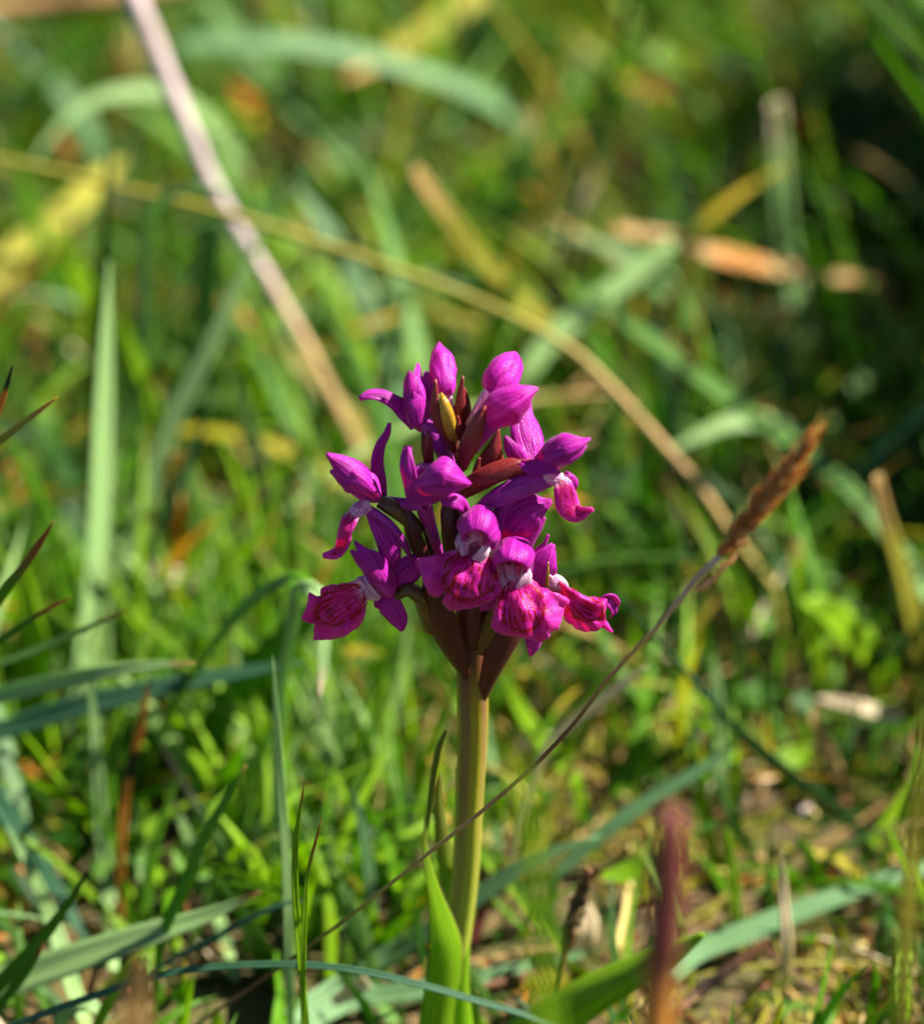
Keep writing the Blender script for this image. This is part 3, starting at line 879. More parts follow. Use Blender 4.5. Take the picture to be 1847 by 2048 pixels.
# far right, low, seen from its side
f = flower(1120, 1160, 6, 'lowest flower on the right, its lip stretched sideways')
petal('petal', [(1080, 1196, 7.4), (1080, 1160, 8.2), (1086, 1130, 8.2), (1096, 1108, 7.6), (1106, 1088, 6.8)], [16, 28, 29, 18, 3], None, f, face=(0.1, -1, 0.25), cup=-0.25, ruffle=0.5, seed=28, nu=10)
petal('sepal', [(1066, 1116, 6.6), (1076, 1098, 7), (1088, 1088, 7), (1096, 1069, 6.6)], [5, 4.5, 3.5, 2.5], None, f, face=(0, -1, 0.2), cup=-0.3)
petal('filament', [(1094, 1188, 9.6), (1093, 1170, 10), (1095, 1150, 10), (1096, 1124, 9.6)], [2.2, 3.2, 3, 1.2], M_GOLD, f, nu=3)
body('column', [(1092, 1168, 6.8), (1108, 1164, 7.6), (1124, 1172, 7.8), (1134, 1178, 7.6)], [12, 17, 13, 5], M_WHITE, f)
lip('lip', [(1096, 1150), (1120, 1163), (1142, 1176), (1164, 1191), (1186, 1196), (1204, 1197), (1213, 1200), (1208, 1222), (1212, 1242), (1224, 1262), (1216, 1262), (1204, 1254), (1192, 1261), (1170, 1262), (1156, 1258), (1142, 1248), (1128, 1238), (1124, 1216), (1122, 1196), (1104, 1180)],
    (1100, 1160), (1222, 1246), 8.0, 10.4, f, bulge=1.2, ruffle=1.0, seed=29, curl=0.6, half=58)
petal('side_lobe', [(1200, 1208, 9), (1213, 1198, 8.8), (1224, 1206, 8.4), (1229, 1220, 7.8), (1220, 1234, 7.4)], [9, 14, 14, 11, 3], None, f, face=(0.8, -1, 0), ruffle=0.9, seed=30)
body('ovary', [(1000, 1250, 3), (1040, 1215, 4), (1070, 1185, 5), (1090, 1166, 6)], [13, 15, 15, 12], M_DARKBRACT, f)

# lower left, in the shade, broad lip turned away
f = flower(735, 1185, 7, 'shaded lower left flower with a broad dark purple lip')
petal('sepal', [(776, 1180, 6), (795, 1160, 6.4), (818, 1138, 6.2), (836, 1120, 5.6), (850, 1104, 5.2)], [15, 25, 27, 17, 3], None, f, face=(-0.3, -1, 0.1), cup=-0.3, seed=31)
petal('sepal', [(748, 1200, 6.4), (770, 1205, 7), (788, 1225, 7.2), (799, 1246, 7), (804, 1262, 6.6)], [14, 24, 22, 17, 4], None, f, face=(0.0, -1, 0.3), cup=-0.35, seed=32)
body('hood', [(779, 1190, 6.4), (772, 1172, 7.2), (758, 1148, 8.2), (742, 1126, 9), (728, 1112, 9.4), (717, 1104, 9.4)], [10, 24, 27, 25, 18, 8], None, f, ridge=0.06)
petal('petal', [(770, 1168, 9.4), (752, 1136, 11.2), (733, 1112, 11.6), (718, 1094, 11), (708, 1082, 10.4)], [8, 13, 12, 7, 1], None, f, face=(0.2, -0.8, 0.7), cup=-0.3, seed=33)
petal('petal', [(756, 1164, 9.8), (734, 1138, 11), (716, 1116, 11), (701, 1101, 10.4)], [10, 17, 13, 3], None, f, face=(-0.5, -1, 0), cup=-0.3, seed=34)
petal('throat', [(722, 1152, 8.4), (728, 1172, 9), (742, 1190, 9), (758, 1198, 8.2)], [10, 13, 12, 6], M_WHITE, f, face=(-0.3, -1, 0.2))
lip('lip', [(720, 1160), (704, 1164), (690, 1167), (665, 1170), (641, 1178), (643, 1191), (631, 1191), (617, 1185), (613, 1212), (603, 1239), (617, 1245), (629, 1247), (629, 1264), (628, 1281), (655, 1278), (676, 1276), (697, 1267), (716, 1252), (728, 1238), (731, 1214), (736, 1192), (733, 1174)],
    (736, 1174), (618, 1248), 9.6, 6.4, f, bulge=0.8, ruffle=1.0, seed=35, curl=0.2, half=62)
body('ovary', [(866, 1255, 4), (854, 1222, 5.4), (838, 1192, 6.6), (816, 1180, 7), (792, 1192, 6.8)], [20, 19, 17, 14, 10], M_OLIVE, f)


# ================================================================== single blades, stalks and leaves one can pick out
GB = 'grass blades growing round the orchid'
def gb(label, pts, wpx, yr='g', dy=0.0, col='green', tip=None, **kw):
    kw.setdefault('group', GB)
    return blade(kw.pop('name', 'grass_blade'), label, kw.pop('cat', 'grass blade'), pts, wpx, yr, dy, col, tip, **kw)

# --- behind, upper left
stalk('dead_stalk', 'thick pale mauve dead stalk arching down from the top left corner to behind the orchid', 'dead stalk',
      [(735, 935), (690, 850), (640, 745), (590, 655), (545, 575), (480, 465), (425, 370), (385, 275), (345, 180), (310, 95), (270, 0), (235, -90), (190, -200)], 42, 'g', 6,
      ('brown', 'tan', 'mauve', 'mauve', 'mauve', 'mauve'), (0.62, 0.62, 0.7, 0.8, 1.0, 1.15), nseg=44, bump=0.22, root=True)
stalk('twig', 'brown twig lying level across the top left corner', 'twig', [(-140, 40), (0, 18), (120, 4), (260, -10), (420, -40)], 46, 36, 2, ('tan', 'brown', 'tan'), (1, 0.9, 0.8), root=True)
gb('green blade bent over in a round arch, crossing the mauve stalk near its top', [(490, 420), (478, 335), (445, 280), (400, 228), (350, 196), (270, 182), (200, 195), (140, 232), (90, 290), (55, 345)], 38, 30, -4, 'pale', taper=1.2)
gb('straight grey green blade sloping down from the left edge to the wide pale upright blade', [(228, 400), (200, 310), (150, 215), (75, 135), (0, 60), (-70, -10)], 36, 'g', 2, 'blue')
gb('stubby brown blade end standing upright left of the mauve stalk', [(238, 260), (240, 200), (240, 140), (241, 85)], 50, 'g', -3, 'tan', prof=(0.9, 1, 1, 0.7))
gb('broad yellow straw leaf slanting up from the left edge', [(-150, 660), (0, 540), (100, 450), (180, 375), (250, 310)], 62, 26, 4, 'yellow', prof=(0.8, 1, 1, 0.9, 0.3))
gb('lime green leaf shoot under the broad yellow straw leaf', [(190, 690), (170, 600), (140, 520), (110, 450)], 60, 'g', -4, 'lime')
gb('thin dark green upright blade along the left side of the wide pale blade', [(180, 1000), (190, 800), (200, 600), (212, 400), (222, 250)], 26, 'g', 0, 'dark')
gb('wide pale blue green upright blade, the widest one left of the orchid', [(150, 1430), (165, 1320), (185, 1150), (198, 980), (205, 800), (212, 640), (218, 520)], 64, 'g', 2, 'pale', taper=1.3, fold=0.3, face=(0.75, -0.55, 0.4))
gb('slender pale blade with a bent over top left of the mauve stalk', [(262, 980), (275, 830), (288, 640), (292, 500), (300, 430), (335, 390), (400, 372), (470, 385)], 34, 'g', -3, 'pale')
gb('pale green upright blade under the bent over slender one', [(380, 860), (395, 740), (410, 600), (420, 440)], 58, 'g', -1, 'glauc', prof=(0.8, 1, 1, 0.75))
gb('long pale blade leaning right, between the wide pale blade and the orchid', [(225, 1170), (290, 1000), (350, 830), (420, 690), (480, 560), (530, 450)], 40, 'g', 2, 'pale')
gb('lime yellow upright blade beside the wide pale blade', [(330, 1020), (322, 900), (300, 800), (265, 700), (240, 620)], 38, 'g', -1, 'lime')
gb('blue green blade sloping down behind the topmost bud', [(815, 800), (780, 715), (735, 610), (690, 520), (640, 440), (590, 370)], 50, 'g', 2, 'blue', fold=0.2)
gb('long arching pale green blade across the top of the scene', [(1075, 330), (1035, 245), (950, 188), (850, 147), (740, 115), (620, 92), (500, 84), (420, 86), (350, 95)], 46, 'g', -3, 'blue', prof=(0.7, 0.9, 1, 1, 1, 0.8), face=(0.2, -0.5, 0.8))
gb('yellowish blade with a brown tip coming in from the top edge', [(1000, -80), (930, 0), (860, 55), (780, 105), (685, 160)], 48, 46, -8, 'olive', 'tan', tf=0.3)
gb('green blade leaning left above the long arching pale blade', [(700, 330), (560, 180), (470, 80), (400, -30)], 50, 'g', 2, 'glauc')
stalk('dry_stalk', 'long olive brown stalk bowed across the whole scene above the orchid', 'dry stalk',
      [(1545, 1175), (1460, 1065), (1400, 975), (1330, 895), (1250, 805), (1150, 705), (1050, 645), (900, 578), (760, 528), (600, 472), (430, 420), (220, 370), (60, 330), (-120, 300)], 17, 'g', 5,
      ('olive', 'tan', 'tan', 'olive', 'olive', 'olive', 'olive', 'olive', 'olive'), (1.05, 1.1, 1, 1, 0.9, 0.8), nseg=50)
gb('olive stalk like blade with a brown end above the orchid', [(1170, 740), (1100, 655), (1030, 590), (950, 505), (885, 420), (828, 338)], 34, 'g', -2, 'olive', 'tan', tf=0.28, prof=(1, 1, 1, 1, 1, 0.7))
gb('short brown tipped blade standing at the right end of the arching pale blade', [(1108, 390), (1095, 330), (1075, 270), (1050, 215)], 44, 'g', -2, 'olive', 'tan', tf=0.6)
gb('blue grey blade sloping up from behind the orchid to the orange straw', [(1050, 745), (1100, 680), (1160, 628), (1250, 560), (1345, 485)], 46, 21, 2, 'pale', prof=(0.8, 1, 1, 0.9, 0.5))
gb('orange straw coloured leaf lying level in the dark gap', [(1760, 560), (1700, 556), (1600, 545), (1480, 520), (1350, 485), (1225, 455)], 42, 26, -1, 'tan', 'tan', tf=0.35, prof=(0.35, 0.55, 0.85, 1, 0.95, 0.5), bands=((0.45, 0.62, 'orange'),), name='dry_leaf', cat='dead leaf', face=(0.1, -0.6, 0.8), group='dead leaves lying in the grass')
gb('pale upright blade with a pinkish blunt end near the right edge', [(1600, 660), (1580, 540), (1565, 440), (1556, 320), (1550, 200)], 46, 'g', -1, 'pale', 'cream', tf=0.25, prof=(0.9, 1, 1, 0.95, 0.8))
gb('short orange leaf end beside the pinkish blunt blade', [(1640, 330), (1610, 270), (1575, 215)], 56, 'g', -1, 'orange', name='dry_leaf', cat='dead leaf', group='dead leaves lying in the grass')
gb('straight green stalk like blade sloping down towards the right edge', [(1870, 1215), (1800, 1105), (1700, 980), (1545, 862), (1430, 778), (1300, 680), (1150, 565)], 36, 'g', 6, 'glauc', prof=(1, 1, 1, 1, 0.9, 0.5))
gb('pale blade bent over in a low arch above the flowering grass spike', [(1640, 960), (1605, 890), (1560, 855), (1480, 842), (1400, 870), (1330, 905)], 42, 'g', -2, 'pale', fold=0.1)
gb('tan straw lying level to the right of the striped pink tongue', [(1540, 930), (1420, 975), (1300, 1010), (1160, 1050)], 46, 'g', -2, 'olive', 'cream', tf=0.4, prof=(0.8, 1, 1, 0.7))
gb('thin green blade slanting down from the right edge', [(1655, 850), (1700, 790), (1770, 715), (1850, 640), (1920, 580)], 32, 'g', 4, 'glauc')
gb('thick green stem with a tan top near the right edge', [(1850, 1370), (1825, 1240), (1795, 1120), (1770, 1040), (1752, 950)], 46, 'g', -1, 'olive', 'tan', tf=0.35, prof=(1, 1, 0.9, 0.8, 0.5))
gb('green blade at the upper right leaning left', [(1480, 330), (1380, 200), (1290, 90), (1220, -30)], 44, 'g', 2, 'lime')
gb('bright olive blade crossing the top right corner', [(1900, 130), (1750, 80), (1600, 40), (1450, 0), (1350, -30)], 44, 46, 3, 'olive')
gb('pale blue green upright blade in the upper right', [(1670, 240), (1668, 170), (1672, 90), (1690, 30)], 48, 'g', -2, 'pale')
gb('rusty brown dead leaf in the upper right thicket', [(1390, 200), (1330, 180), (1250, 160)], 44, 'g', -1, 'orange', name='dry_leaf', cat='dead leaf', group='dead leaves lying in the grass')
gb('small rusty leaf curled up left of the arching pale blade', [(560, 300), (520, 240), (460, 160)], 46, 'g', -1, 'orange', name='dry_leaf', cat='dead leaf', group='dead leaves lying in the grass')
gb('tan leaf tip by the lower half of the mauve stalk', [(480, 330), (530, 290), (570, 265)], 40, 'g', 0, 'tan', name='dry_leaf', cat='dead leaf', group='dead leaves lying in the grass')
gb('bright lime blade standing behind the topmost buds', [(940, 840), (970, 720), (1000, 620), (1030, 540)], 42, 'g', 0, 'lime')
gb('yellow brown blade tip showing above the topmost bud', [(850, 760), (862, 680), (870, 610)], 34, 'g', -1, 'yellow')
gb('pale blade leaning left behind the mauve stalk', [(750, 900), (650, 780), (560, 690), (470, 600)], 34, 'g', 1, 'olive')

# --- middle left
gb('orange brown dead leaf standing upright between pale blades', [(350, 1090), (345, 1020), (343, 960), (352, 905)], 54, 'g', -2, 'straw', 'tan', tf=0.2, prof=(0.35, 0.9, 1, 0.75), bands=((0.0, 0.4, 'orange'),), name='dry_leaf', cat='dead leaf', group='dead leaves lying in the grass')
gb('pale tan straw lying level at the foot of the upright dead leaf', [(225, 1125), (300, 1142), (380, 1162), (470, 1190)], 38, 'g', -1, 'cream', prof=(0.8, 1, 1, 0.8))
gb('broad dark green leaf arching over behind the lower left flower', [(270, 1560), (330, 1450), (400, 1330), (470, 1240), (540, 1180), (590, 1160), (625, 1185)], 84, 'g', -4, 'green', face=(0.1, -0.4, 0.9), prof=(0.6, 0.8, 1, 1, 0.9, 0.7, 0.5), fold=0.35)
gb('green leaf slanting right behind the lower left flower', [(360, 1600), (440, 1440), (530, 1320), (620, 1230), (700, 1160)], 70, 'g', -1, 'green')
gb('pale drooping leaf tip hanging under the dark purple lip', [(560, 1390), (585, 1250), (605, 1175), (628, 1180), (645, 1250), (645, 1330), (638, 1405)], 32, 5, -1.5, 'pale', 'cream', tf=0.15, prof=(0.7, 0.8, 0.9, 1, 1, 0.8, 0.1))
gb('level grey green blade with a tan tip at the left edge', [(-120, 1420), (0, 1390), (150, 1356), (280, 1333), (392, 1326)], 36, 5, -1, 'pale', 'tan', tf=0.12)
gb('dark green blade under the level grey green one', [(-120, 1500), (0, 1462), (150, 1415), (300, 1380), (450, 1350), (610, 1325)], 46, 7, 0, 'teal')
gb('black tipped orange blade end poking in at the left edge', [(-60, 1000), (-18, 860), (8, 790), (26, 727)], 17, 2, 0, 'lime', 'black', tf=0.35, bands=((0.55, 0.78, 'orange'),))
gb('olive blade with an orange tip slanting in at the left edge', [(-140, 960), (-40, 908), (50, 843), (116, 793)], 17, 2, 0, 'olive', 'orange', tf=0.25)
gb('green blade with a dark red tip below the orange tipped one', [(-80, 1320), (0, 1195), (60, 1115), (110, 1040)], 22, 2, 0, 'green', 'rust', tf=0.5)
gb('thin green blade with a red tip, third of the pointed ends at the left edge', [(-80, 1330), (0, 1280), (70, 1233), (143, 1193)], 14, 2, 0, 'green', 'rust', tf=0.4)
gb('thin grey blade with a brown tip, lowest of the pointed ends at the left edge', [(-80, 1350), (20, 1320), (130, 1275), (265, 1215)], 15, 4, 0, 'glauc', 'brown', tf=0.25)
gb('broad pale yellow green blade in the sun at the left edge', [(70, 1480), (65, 1380), (60, 1270), (45, 1160), (40, 1100)], 78, 'g', -1, 'lime', prof=(1, 1, 0.9, 0.6, 0.1))
gb('green blade leaning left beyond the pointed ends', [(160, 1330), (140, 1230), (105, 1080), (60, 960), (20, 870)], 38, 'g', 0, 'green')
gb('slim blue green blade leaning right beside the upright dead leaf', [(230, 1300), (290, 1130), (360, 960), (430, 800)], 26, 'g', 0, 'blue')

# --- lower left
gb('thin stem like blade banded orange and black', [(240, 1730), (248, 1610), (262, 1530), (282, 1450), (300, 1350)], 20, 5, 0, 'orange', 'black', tf=0.1, bands=((0.45, 0.58, 'black'),), prof=(0.9, 1, 0.8, 1, 0.1))
gb('dark green blade with a lit right edge pointing up to the right', [(325, 1870), (355, 1800), (400, 1700), (440, 1620), (492, 1528)], 34, 1.5, 0, 'green', 'tan', tf=0.06, face=(-0.75, -0.6, 0.1), taper=1.1)
gb('yellow green sliver beside the dark blade with a lit edge', [(350, 1850), (380, 1770), (410, 1720), (430, 1675)], 12, 3, 0, 'lime', 'yellow', tf=0.3)
gb('pale blade with a dark tip leaning left behind the dark blade', [(470, 1960), (440, 1850), (400, 1740), (365, 1650), (332, 1560)], 28, 6, 0, 'pale', 'black', tf=0.22)
gb('tall pale upright blade left of the orchid leaf', [(582, 2060), (578, 1900), (572, 1730), (560, 1540), (545, 1310)], 21, 1.5, 0, 'pale')
gb('thin bright yellow green upright blade with an orange tip', [(618, 2100), (604, 1960), (592, 1820), (590, 1700), (608, 1566)], 15, -1.5, 0, 'lime', 'orange', tf=0.1, taper=2.5)
gb('hair thin upright blade with a red tip', [(606, 2080), (606, 1950), (608, 1850), (615, 1750), (644, 1636)], 12, -1.8, 0, 'lime', 'rust', tf=0.25)
gb('broad pale grey green blade with a midrib and brown tip across the lower left', [(-120, 2010), (0, 1968), (150, 1918), (300, 1868), (430, 1825), (522, 1783)], 66, 1.5, 0, 'pale', 'brown', tf=0.1, prof=(0.9, 1, 0.95, 0.85, 0.5, 0.05), face=(0.1, -0.65, 0.75), fold=0.3)
gb('thin dark teal blade curving right to a level purple tip', [(300, 1945), (380, 1900), (450, 1865), (530, 1822), (575, 1806), (622, 1800)], 11, 1, 0, 'teal', 'rust', tf=0.05, taper=3)
gb('very long thin dark green blade arching across the foot of the orchid', [(-40, 2080), (80, 2030), (200, 1988), (330, 1948), (500, 1930), (680, 1936), (850, 1972), (960, 2004), (1062, 2034), (1120, 2060)], 14, -0.9, -0.2, 'teal', taper=4, prof=(1, 1, 1, 1, 1, 1, 1, 0.8))
gb('sharp dark pointed blade rising from the lower left corner', [(-60, 2040), (0, 1968), (60, 1905), (120, 1830), (182, 1733)], 34, 0.5, 0, 'green', 'black', tf=0.18, face=(0.35, -0.75, 0.5), taper=1.0)
gb('small folded blade with a purple tip in the lower left corner', [(-30, 2040), (20, 1985), (55, 1940), (88, 1888)], 20, 0.2, 0, 'green', 'rust', tf=0.2, fold=0.7)
gb('short yellow green pointed blade by the bottom edge', [(185, 2070), (215, 2010), (250, 1955), (275, 1913)], 24, 0.2, 0, 'lime', 'olive', tf=0.3)
gb('pale curled blade end at the bottom left', [(110, 2080), (125, 2035), (150, 2012), (180, 2010), (215, 2040)], 30, 0.5, 0, 'pale', prof=(1, 1, 1, 0.9, 0.5))
gb('dark blue green blade sloping down from the left edge', [(170, 1880), (120, 1790), (60, 1700), (0, 1610), (-60, 1520)], 40, 5, 0, 'teal', prof=(0.3, 0.8, 1, 1, 1))
gb('pale green blade sloping down beside the dark blue green one', [(175, 2060), (140, 1960), (105, 1850), (60, 1740), (10, 1650)], 36, 4, 0, 'pale')
gb('thin bright green blade sloping from the left edge towards the banded stem', [(340, 1960), (240, 1850), (130, 1740), (0, 1640)], 18, 5, 0, 'lime')
gb('upright pale blade in the lower left thicket', [(225, 1940), (215, 1800), (200, 1650), (190, 1480), (178, 1350)], 34, 6, 0, 'pale')
gb('upright grey green blade next to the banded stem', [(300, 1950), (295, 1800), (280, 1690), (275, 1600)], 36, 6.5, 0, 'glauc')
gb('lime upright blade between the banded stem and the dark blade', [(350, 1900), (330, 1780), (300, 1680), (285, 1590)], 32, 7, 0, 'lime')
gb('pale blue green upright blade left of the orchid stem', [(735, 2000), (742, 1870), (736, 1740), (722, 1650), (705, 1575)], 30, 4, 0, 'blue')
gb('blurred tan leaf standing close to the lens at the bottom left', [(276, 2120), (272, 2060), (270, 2000), (282, 1915)], 60, -14, 0, 'tan', prof=(1, 1, 0.9, 0.35), name='dry_leaf', cat='dead leaf', group='dead leaves lying in the grass')
o = blade('broad_leaf', 'broad dark green leaf with a pointed top low at the left of the orchid', 'leaf', [(560, 2140), (565, 2040), (545, 1930), (490, 1830), (425, 1752)], 150, 3.5, 0, 'green', prof=(0.7, 0.95, 1, 0.65, 0.04), face=(-0.75, -0.65, -0.1), fold=0.2, group='broad leaves near the orchid', nseg=30)
o = blade('broad_leaf', 'bright green trough shaped leaf pointing right at the bottom edge', 'leaf', [(1000, 2130), (1090, 2052), (1180, 1990), (1290, 1932), (1360, 1895), (1408, 1868)], 92, 0.8, -0.6, 'lime', prof=(0.9, 1, 0.95, 0.8, 0.55, 0.1), face=(0.3, -0.6, 0.75), fold=-0.9, group='broad leaves near the orchid', nseg=34)

# --- lower right
gb('long blue green blade slanting up to the right behind the orchid stem', [(520, 2090), (620, 2010), (740, 1935), (860, 1860), (960, 1790), (1080, 1715), (1200, 1672)], 44, 3, 1, 'blue', prof=(1, 1, 1, 0.9, 0.7, 0.1))
gb('grey green blade continuing up to the right past the sedge spike', [(1110, 1750), (1190, 1680), (1300, 1600), (1430, 1522), (1470, 1500)], 34, 5, 1, 'blue')
gb('blue green blade lying level at the foot of the orchid', [(600, 2060), (700, 2005), (850, 1980), (980, 1955), (1080, 1930), (1200, 1900)], 42, 4, 0, 'blue')
gb('wide blue green blade lying across the lower right', [(1330, 1960), (1400, 1900), (1500, 1862), (1650, 1802), (1760, 1765), (1850, 1735)], 50, 3.5, 2.2, 'blue', face=(0, -0.5, 0.85), prof=(0.8, 1, 1, 0.9, 0.8, 0.6))
gb('dark teal blade in shade sloping down across the right side', [(1760, 1720), (1700, 1640), (1560, 1530), (1450, 1430), (1370, 1340), (1290, 1250), (1230, 1180)], 62, 'g', 0, 'teal', face=(-0.8, -0.5, -0.2), prof=(0.7, 1, 1, 0.9, 0.7, 0.3))
gb('pale upright blade right of the orchid bracts', [(1445, 1600), (1440, 1500), (1432, 1400), (1428, 1310)], 32, 'g', 0, 'pale')
gb('pale tan blade tip pointing right just beyond the stalk of the flowering grass', [(1100, 1480), (1170, 1425), (1230, 1378), (1295, 1332)], 22, 5, 0, 'cream')
gb('lime yellow leaf in the sun at the right', [(1760, 1330), (1700, 1270), (1650, 1220), (1600, 1200)], 80, 'g', -1, 'lime')
gb('tan tipped blade right of the flowering grass', [(1640, 1330), (1610, 1200), (1590, 1100), (1580, 1060)], 52, 'g', 0, 'lime', 'tan', tf=0.3)
gb('thin lime upright blade in the lower right', [(1475, 1880), (1468, 1780), (1455, 1690), (1448, 1650)], 26, 'g', -1, 'lime')
gb('pale upright dry stem in the lower right', [(1570, 1980), (1572, 1880), (1565, 1780), (1560, 1700)], 28, 'g', -1, 'cream')
gb('bright green blade leaning right at the right edge', [(1850, 1800), (1820, 1740), (1790, 1690), (1770, 1640)], 20, 4, 0, 'lime')
gb('orange brown blade behind the teal one at the right', [(1700, 1600), (1650, 1500), (1620, 1420), (1590, 1380)], 34, 'g', 0, 'tan')
gb('grey dry straw lying level near the right edge', [(1800, 1440), (1720, 1415), (1630, 1395)], 28, 'g', 0, 'cream')
gb('deep green leaf in the shade right of the stem', [(1240, 1600), (1260, 1540), (1290, 1490), (1330, 1480)], 60, 'g', 0, 'green')
gb('lime blade leaning left right of the orchid stem', [(1150, 1560), (1080, 1480), (1040, 1420), (1010, 1350)], 40, 'g', 0, 'lime')
gb('olive blade running up to the right behind the orchid stem', [(1010, 1800), (1080, 1680), (1130, 1560), (1180, 1450)], 28, 'g', 1, 'olive')
gb('red brown dead blade end right of the stem foot', [(945, 1890), (960, 1830), (985, 1770), (1010, 1730)], 24, 'g', 0, 'red', name='dry_leaf', cat='dead leaf', group='dead leaves lying in the grass')
gb('white dead leaf scrap left of the stem foot', [(665, 2005), (700, 1985), (735, 1962)], 32, 2.2, 0, 'cream', prof=(0.6, 1, 0.9), name='dry_leaf', cat='dead leaf', group='dead leaves lying in the grass', root=False)
gb('white dead leaf scrap behind the dark sedge spike', [(1165, 1905), (1172, 1850), (1150, 1790)], 56, 4.0, 0, 'cream', prof=(0.6, 1, 0.4), name='dry_leaf', cat='dead leaf', group='dead leaves lying in the grass')
gb('olive blade out of focus down the right edge', [(1790, 2180), (1805, 1950), (1820, 1750), (1840, 1500), (1846, 1350)], 36, -12, 0, 'olive')
gb('blurred yellow green blade standing close to the lens beside the orchid stem', [(1112, 2260), (1100, 2100), (1090, 1960), (1078, 1800), (1058, 1640), (1030, 1480)], 46, -18, 0, 'lime', prof=(1, 1, 1, 0.9, 0.6, 0.1))

# red stem close to the lens
stalk('red_stem', 'blurred red brown stem standing close to the lens at the lower right', 'plant stem', [(1300, 2300), (1308, 2150), (1315, 2000), (1328, 1850), (1338, 1740), (1338, 1625)], 60, -15, 0,
      ('olive', 'olive', 'orange', 'red', 'red', 'red'), (1.1, 1.1, 1.1, 1.15, 1.1, 0.85), nseg=30, bump=0.25, ns=12)

# dark sedge spike on its short stem
sedge = empty('sedge_spike', at_ground(1100, 2048)[0])
tag(sedge, 'dark brown scaly sedge spike on a short stem right of the orchid', 'sedge')
_, S1 = stalk('stem', None, None, [(1098, 2075), (1105, 2010), (1116, 1950), (1128, 1905)], 17, 1.8, 0, ('olive', 'brown'), (1, 0.9), parent=sedge, root=True, plain=True)
_, S2 = stalk('spike_axis', None, None, [(1128, 1905), (1140, 1860), (1158, 1800), (1180, 1742)], 32, 1.6, 0, ('brown', 'black', 'brown'), (0.6, 1, 0.9, 0.4), parent=sedge, root=False, plain=True, bump=0.3)
rnd = random.Random(4)
for i in range(46):
    s = rnd.uniform(0.02, 0.97)
    k = int(s * (len(S2) - 1))
    c = Vector(S2[k][:3])
    T = Vector(S2[min(len(S2) - 1, k + 1)][:3] - S2[max(0, k - 1)][:3]).normalized()
    B = T.cross(Vector((0.1, -0.9, 0.4))).normalized()
    N = B.cross(T)
    a = rnd.uniform(0, 6.283)
    out_ = B * math.cos(a) + N * math.sin(a)
    side = T.cross(out_)
    L, h = 0.0019, 0.0006
    r = S2[k][3]
    p0 = c + out_ * r * 0.8
    V = [p0 - side * h, p0 + side * h, p0 + T * L * 0.6 + out_ * 0.0003 + side * h * 0.8, p0 + T * L + out_ * 0.0004, p0 + T * L * 0.6 + out_ * 0.0003 - side * h * 0.8, p0 + T * L * .4 + out_ * 0.0006]
    FA = [(0, 1, 5), (1, 2, 5), (2, 3, 5), (3, 4, 5), (4, 0, 5)]
    build('scale', V, FA, M_STALK, sedge, [(0, 0), (1, 0), (1, .6), (.5, 1), (0, .6), (.5, .4)], [ALLCOL[rnd.choice(['black', 'brown', 'black', 'tan'])]] * 6)

stk2 = empty('sedge_spike', at_ground(1400, 1995)[0])
tag(stk2, 'dark blurred sedge spike lying under the wide blue green blade at the lower right', 'sedge')
_, S2b = stalk('spike_axis', None, None, [(1350, 2030), (1385, 1995), (1450, 1945), (1535, 1880)], 30, 2.6, 0.6, ('brown', 'black', 'brown'), (0.5, 1, 0.9, 0.3), parent=stk2, root=True, plain=True, bump=0.4)

# flowering grass: one long thin stalk with a brown spike
fg = empty('flowering_grass', at_ground(330, 2110)[0])
tag(fg, 'thin leaning grass stalk with a brown feathery flower spike at its upper right end', 'flowering grass')
stem_pts = [(330, 2095), (400, 2045), (560, 1935), (700, 1832), (850, 1712), (1000, 1592), (1130, 1468), (1220, 1352), (1310, 1258), (1395, 1155), (1440, 1112)]
stalk('stem', None, None, stem_pts, 9, 0.6, -5.0, ('tan', 'brown', 'olive', 'tan', 'brown', 'tan', 'mauve'), (0.9, 0.9, 0.9, 1.0, 1.1, 1.6), parent=fg, nseg=70, plain=True, bump=0.18)
spk = [(1440, 1112), (1475, 1068), (1520, 1010), (1565, 955), (1605, 900), (1642, 845)]
head, S3 = stalk('flower_spike', None, None, spk, 16, -4.4, -0.5, ('tan', 'straw', 'tan', 'straw'), (0.45, 0.6, 0.8, 0.75, 0.5, 0.15), parent=fg, nseg=30, root=False, plain=True, bump=0.3)
rnd = random.Random(9)
def spikelet(c, dirv, outv, L, h, colr):
    side = dirv.cross(outv).normalized()
    V, FA, UV, CC = [], [], [], []
    for k in range(5):
        s = k / 4
        ww = h * (0.5, 1.0, 0.85, 0.5, 0.05)[k]
        m = c + dirv * (L * s) + outv * (h * 1.2 * math.sin(s * 2.4))
        for j in range(5):
            a = 2 * math.pi * j / 5
            V.append(m + (side * math.cos(a) + outv * math.sin(a) * 0.6) * ww)
            UV.append((j / 5, s)); CC.append(cmix(colr, ALLCOL['straw'], s * 0.4))
    for k in range(4):
        for j in range(5):
            FA.append((k * 5 + j, k * 5 + (j + 1) % 5, k * 5 + 5 + (j + 1) % 5, k * 5 + 5 + j))
    return V, FA, UV, CC
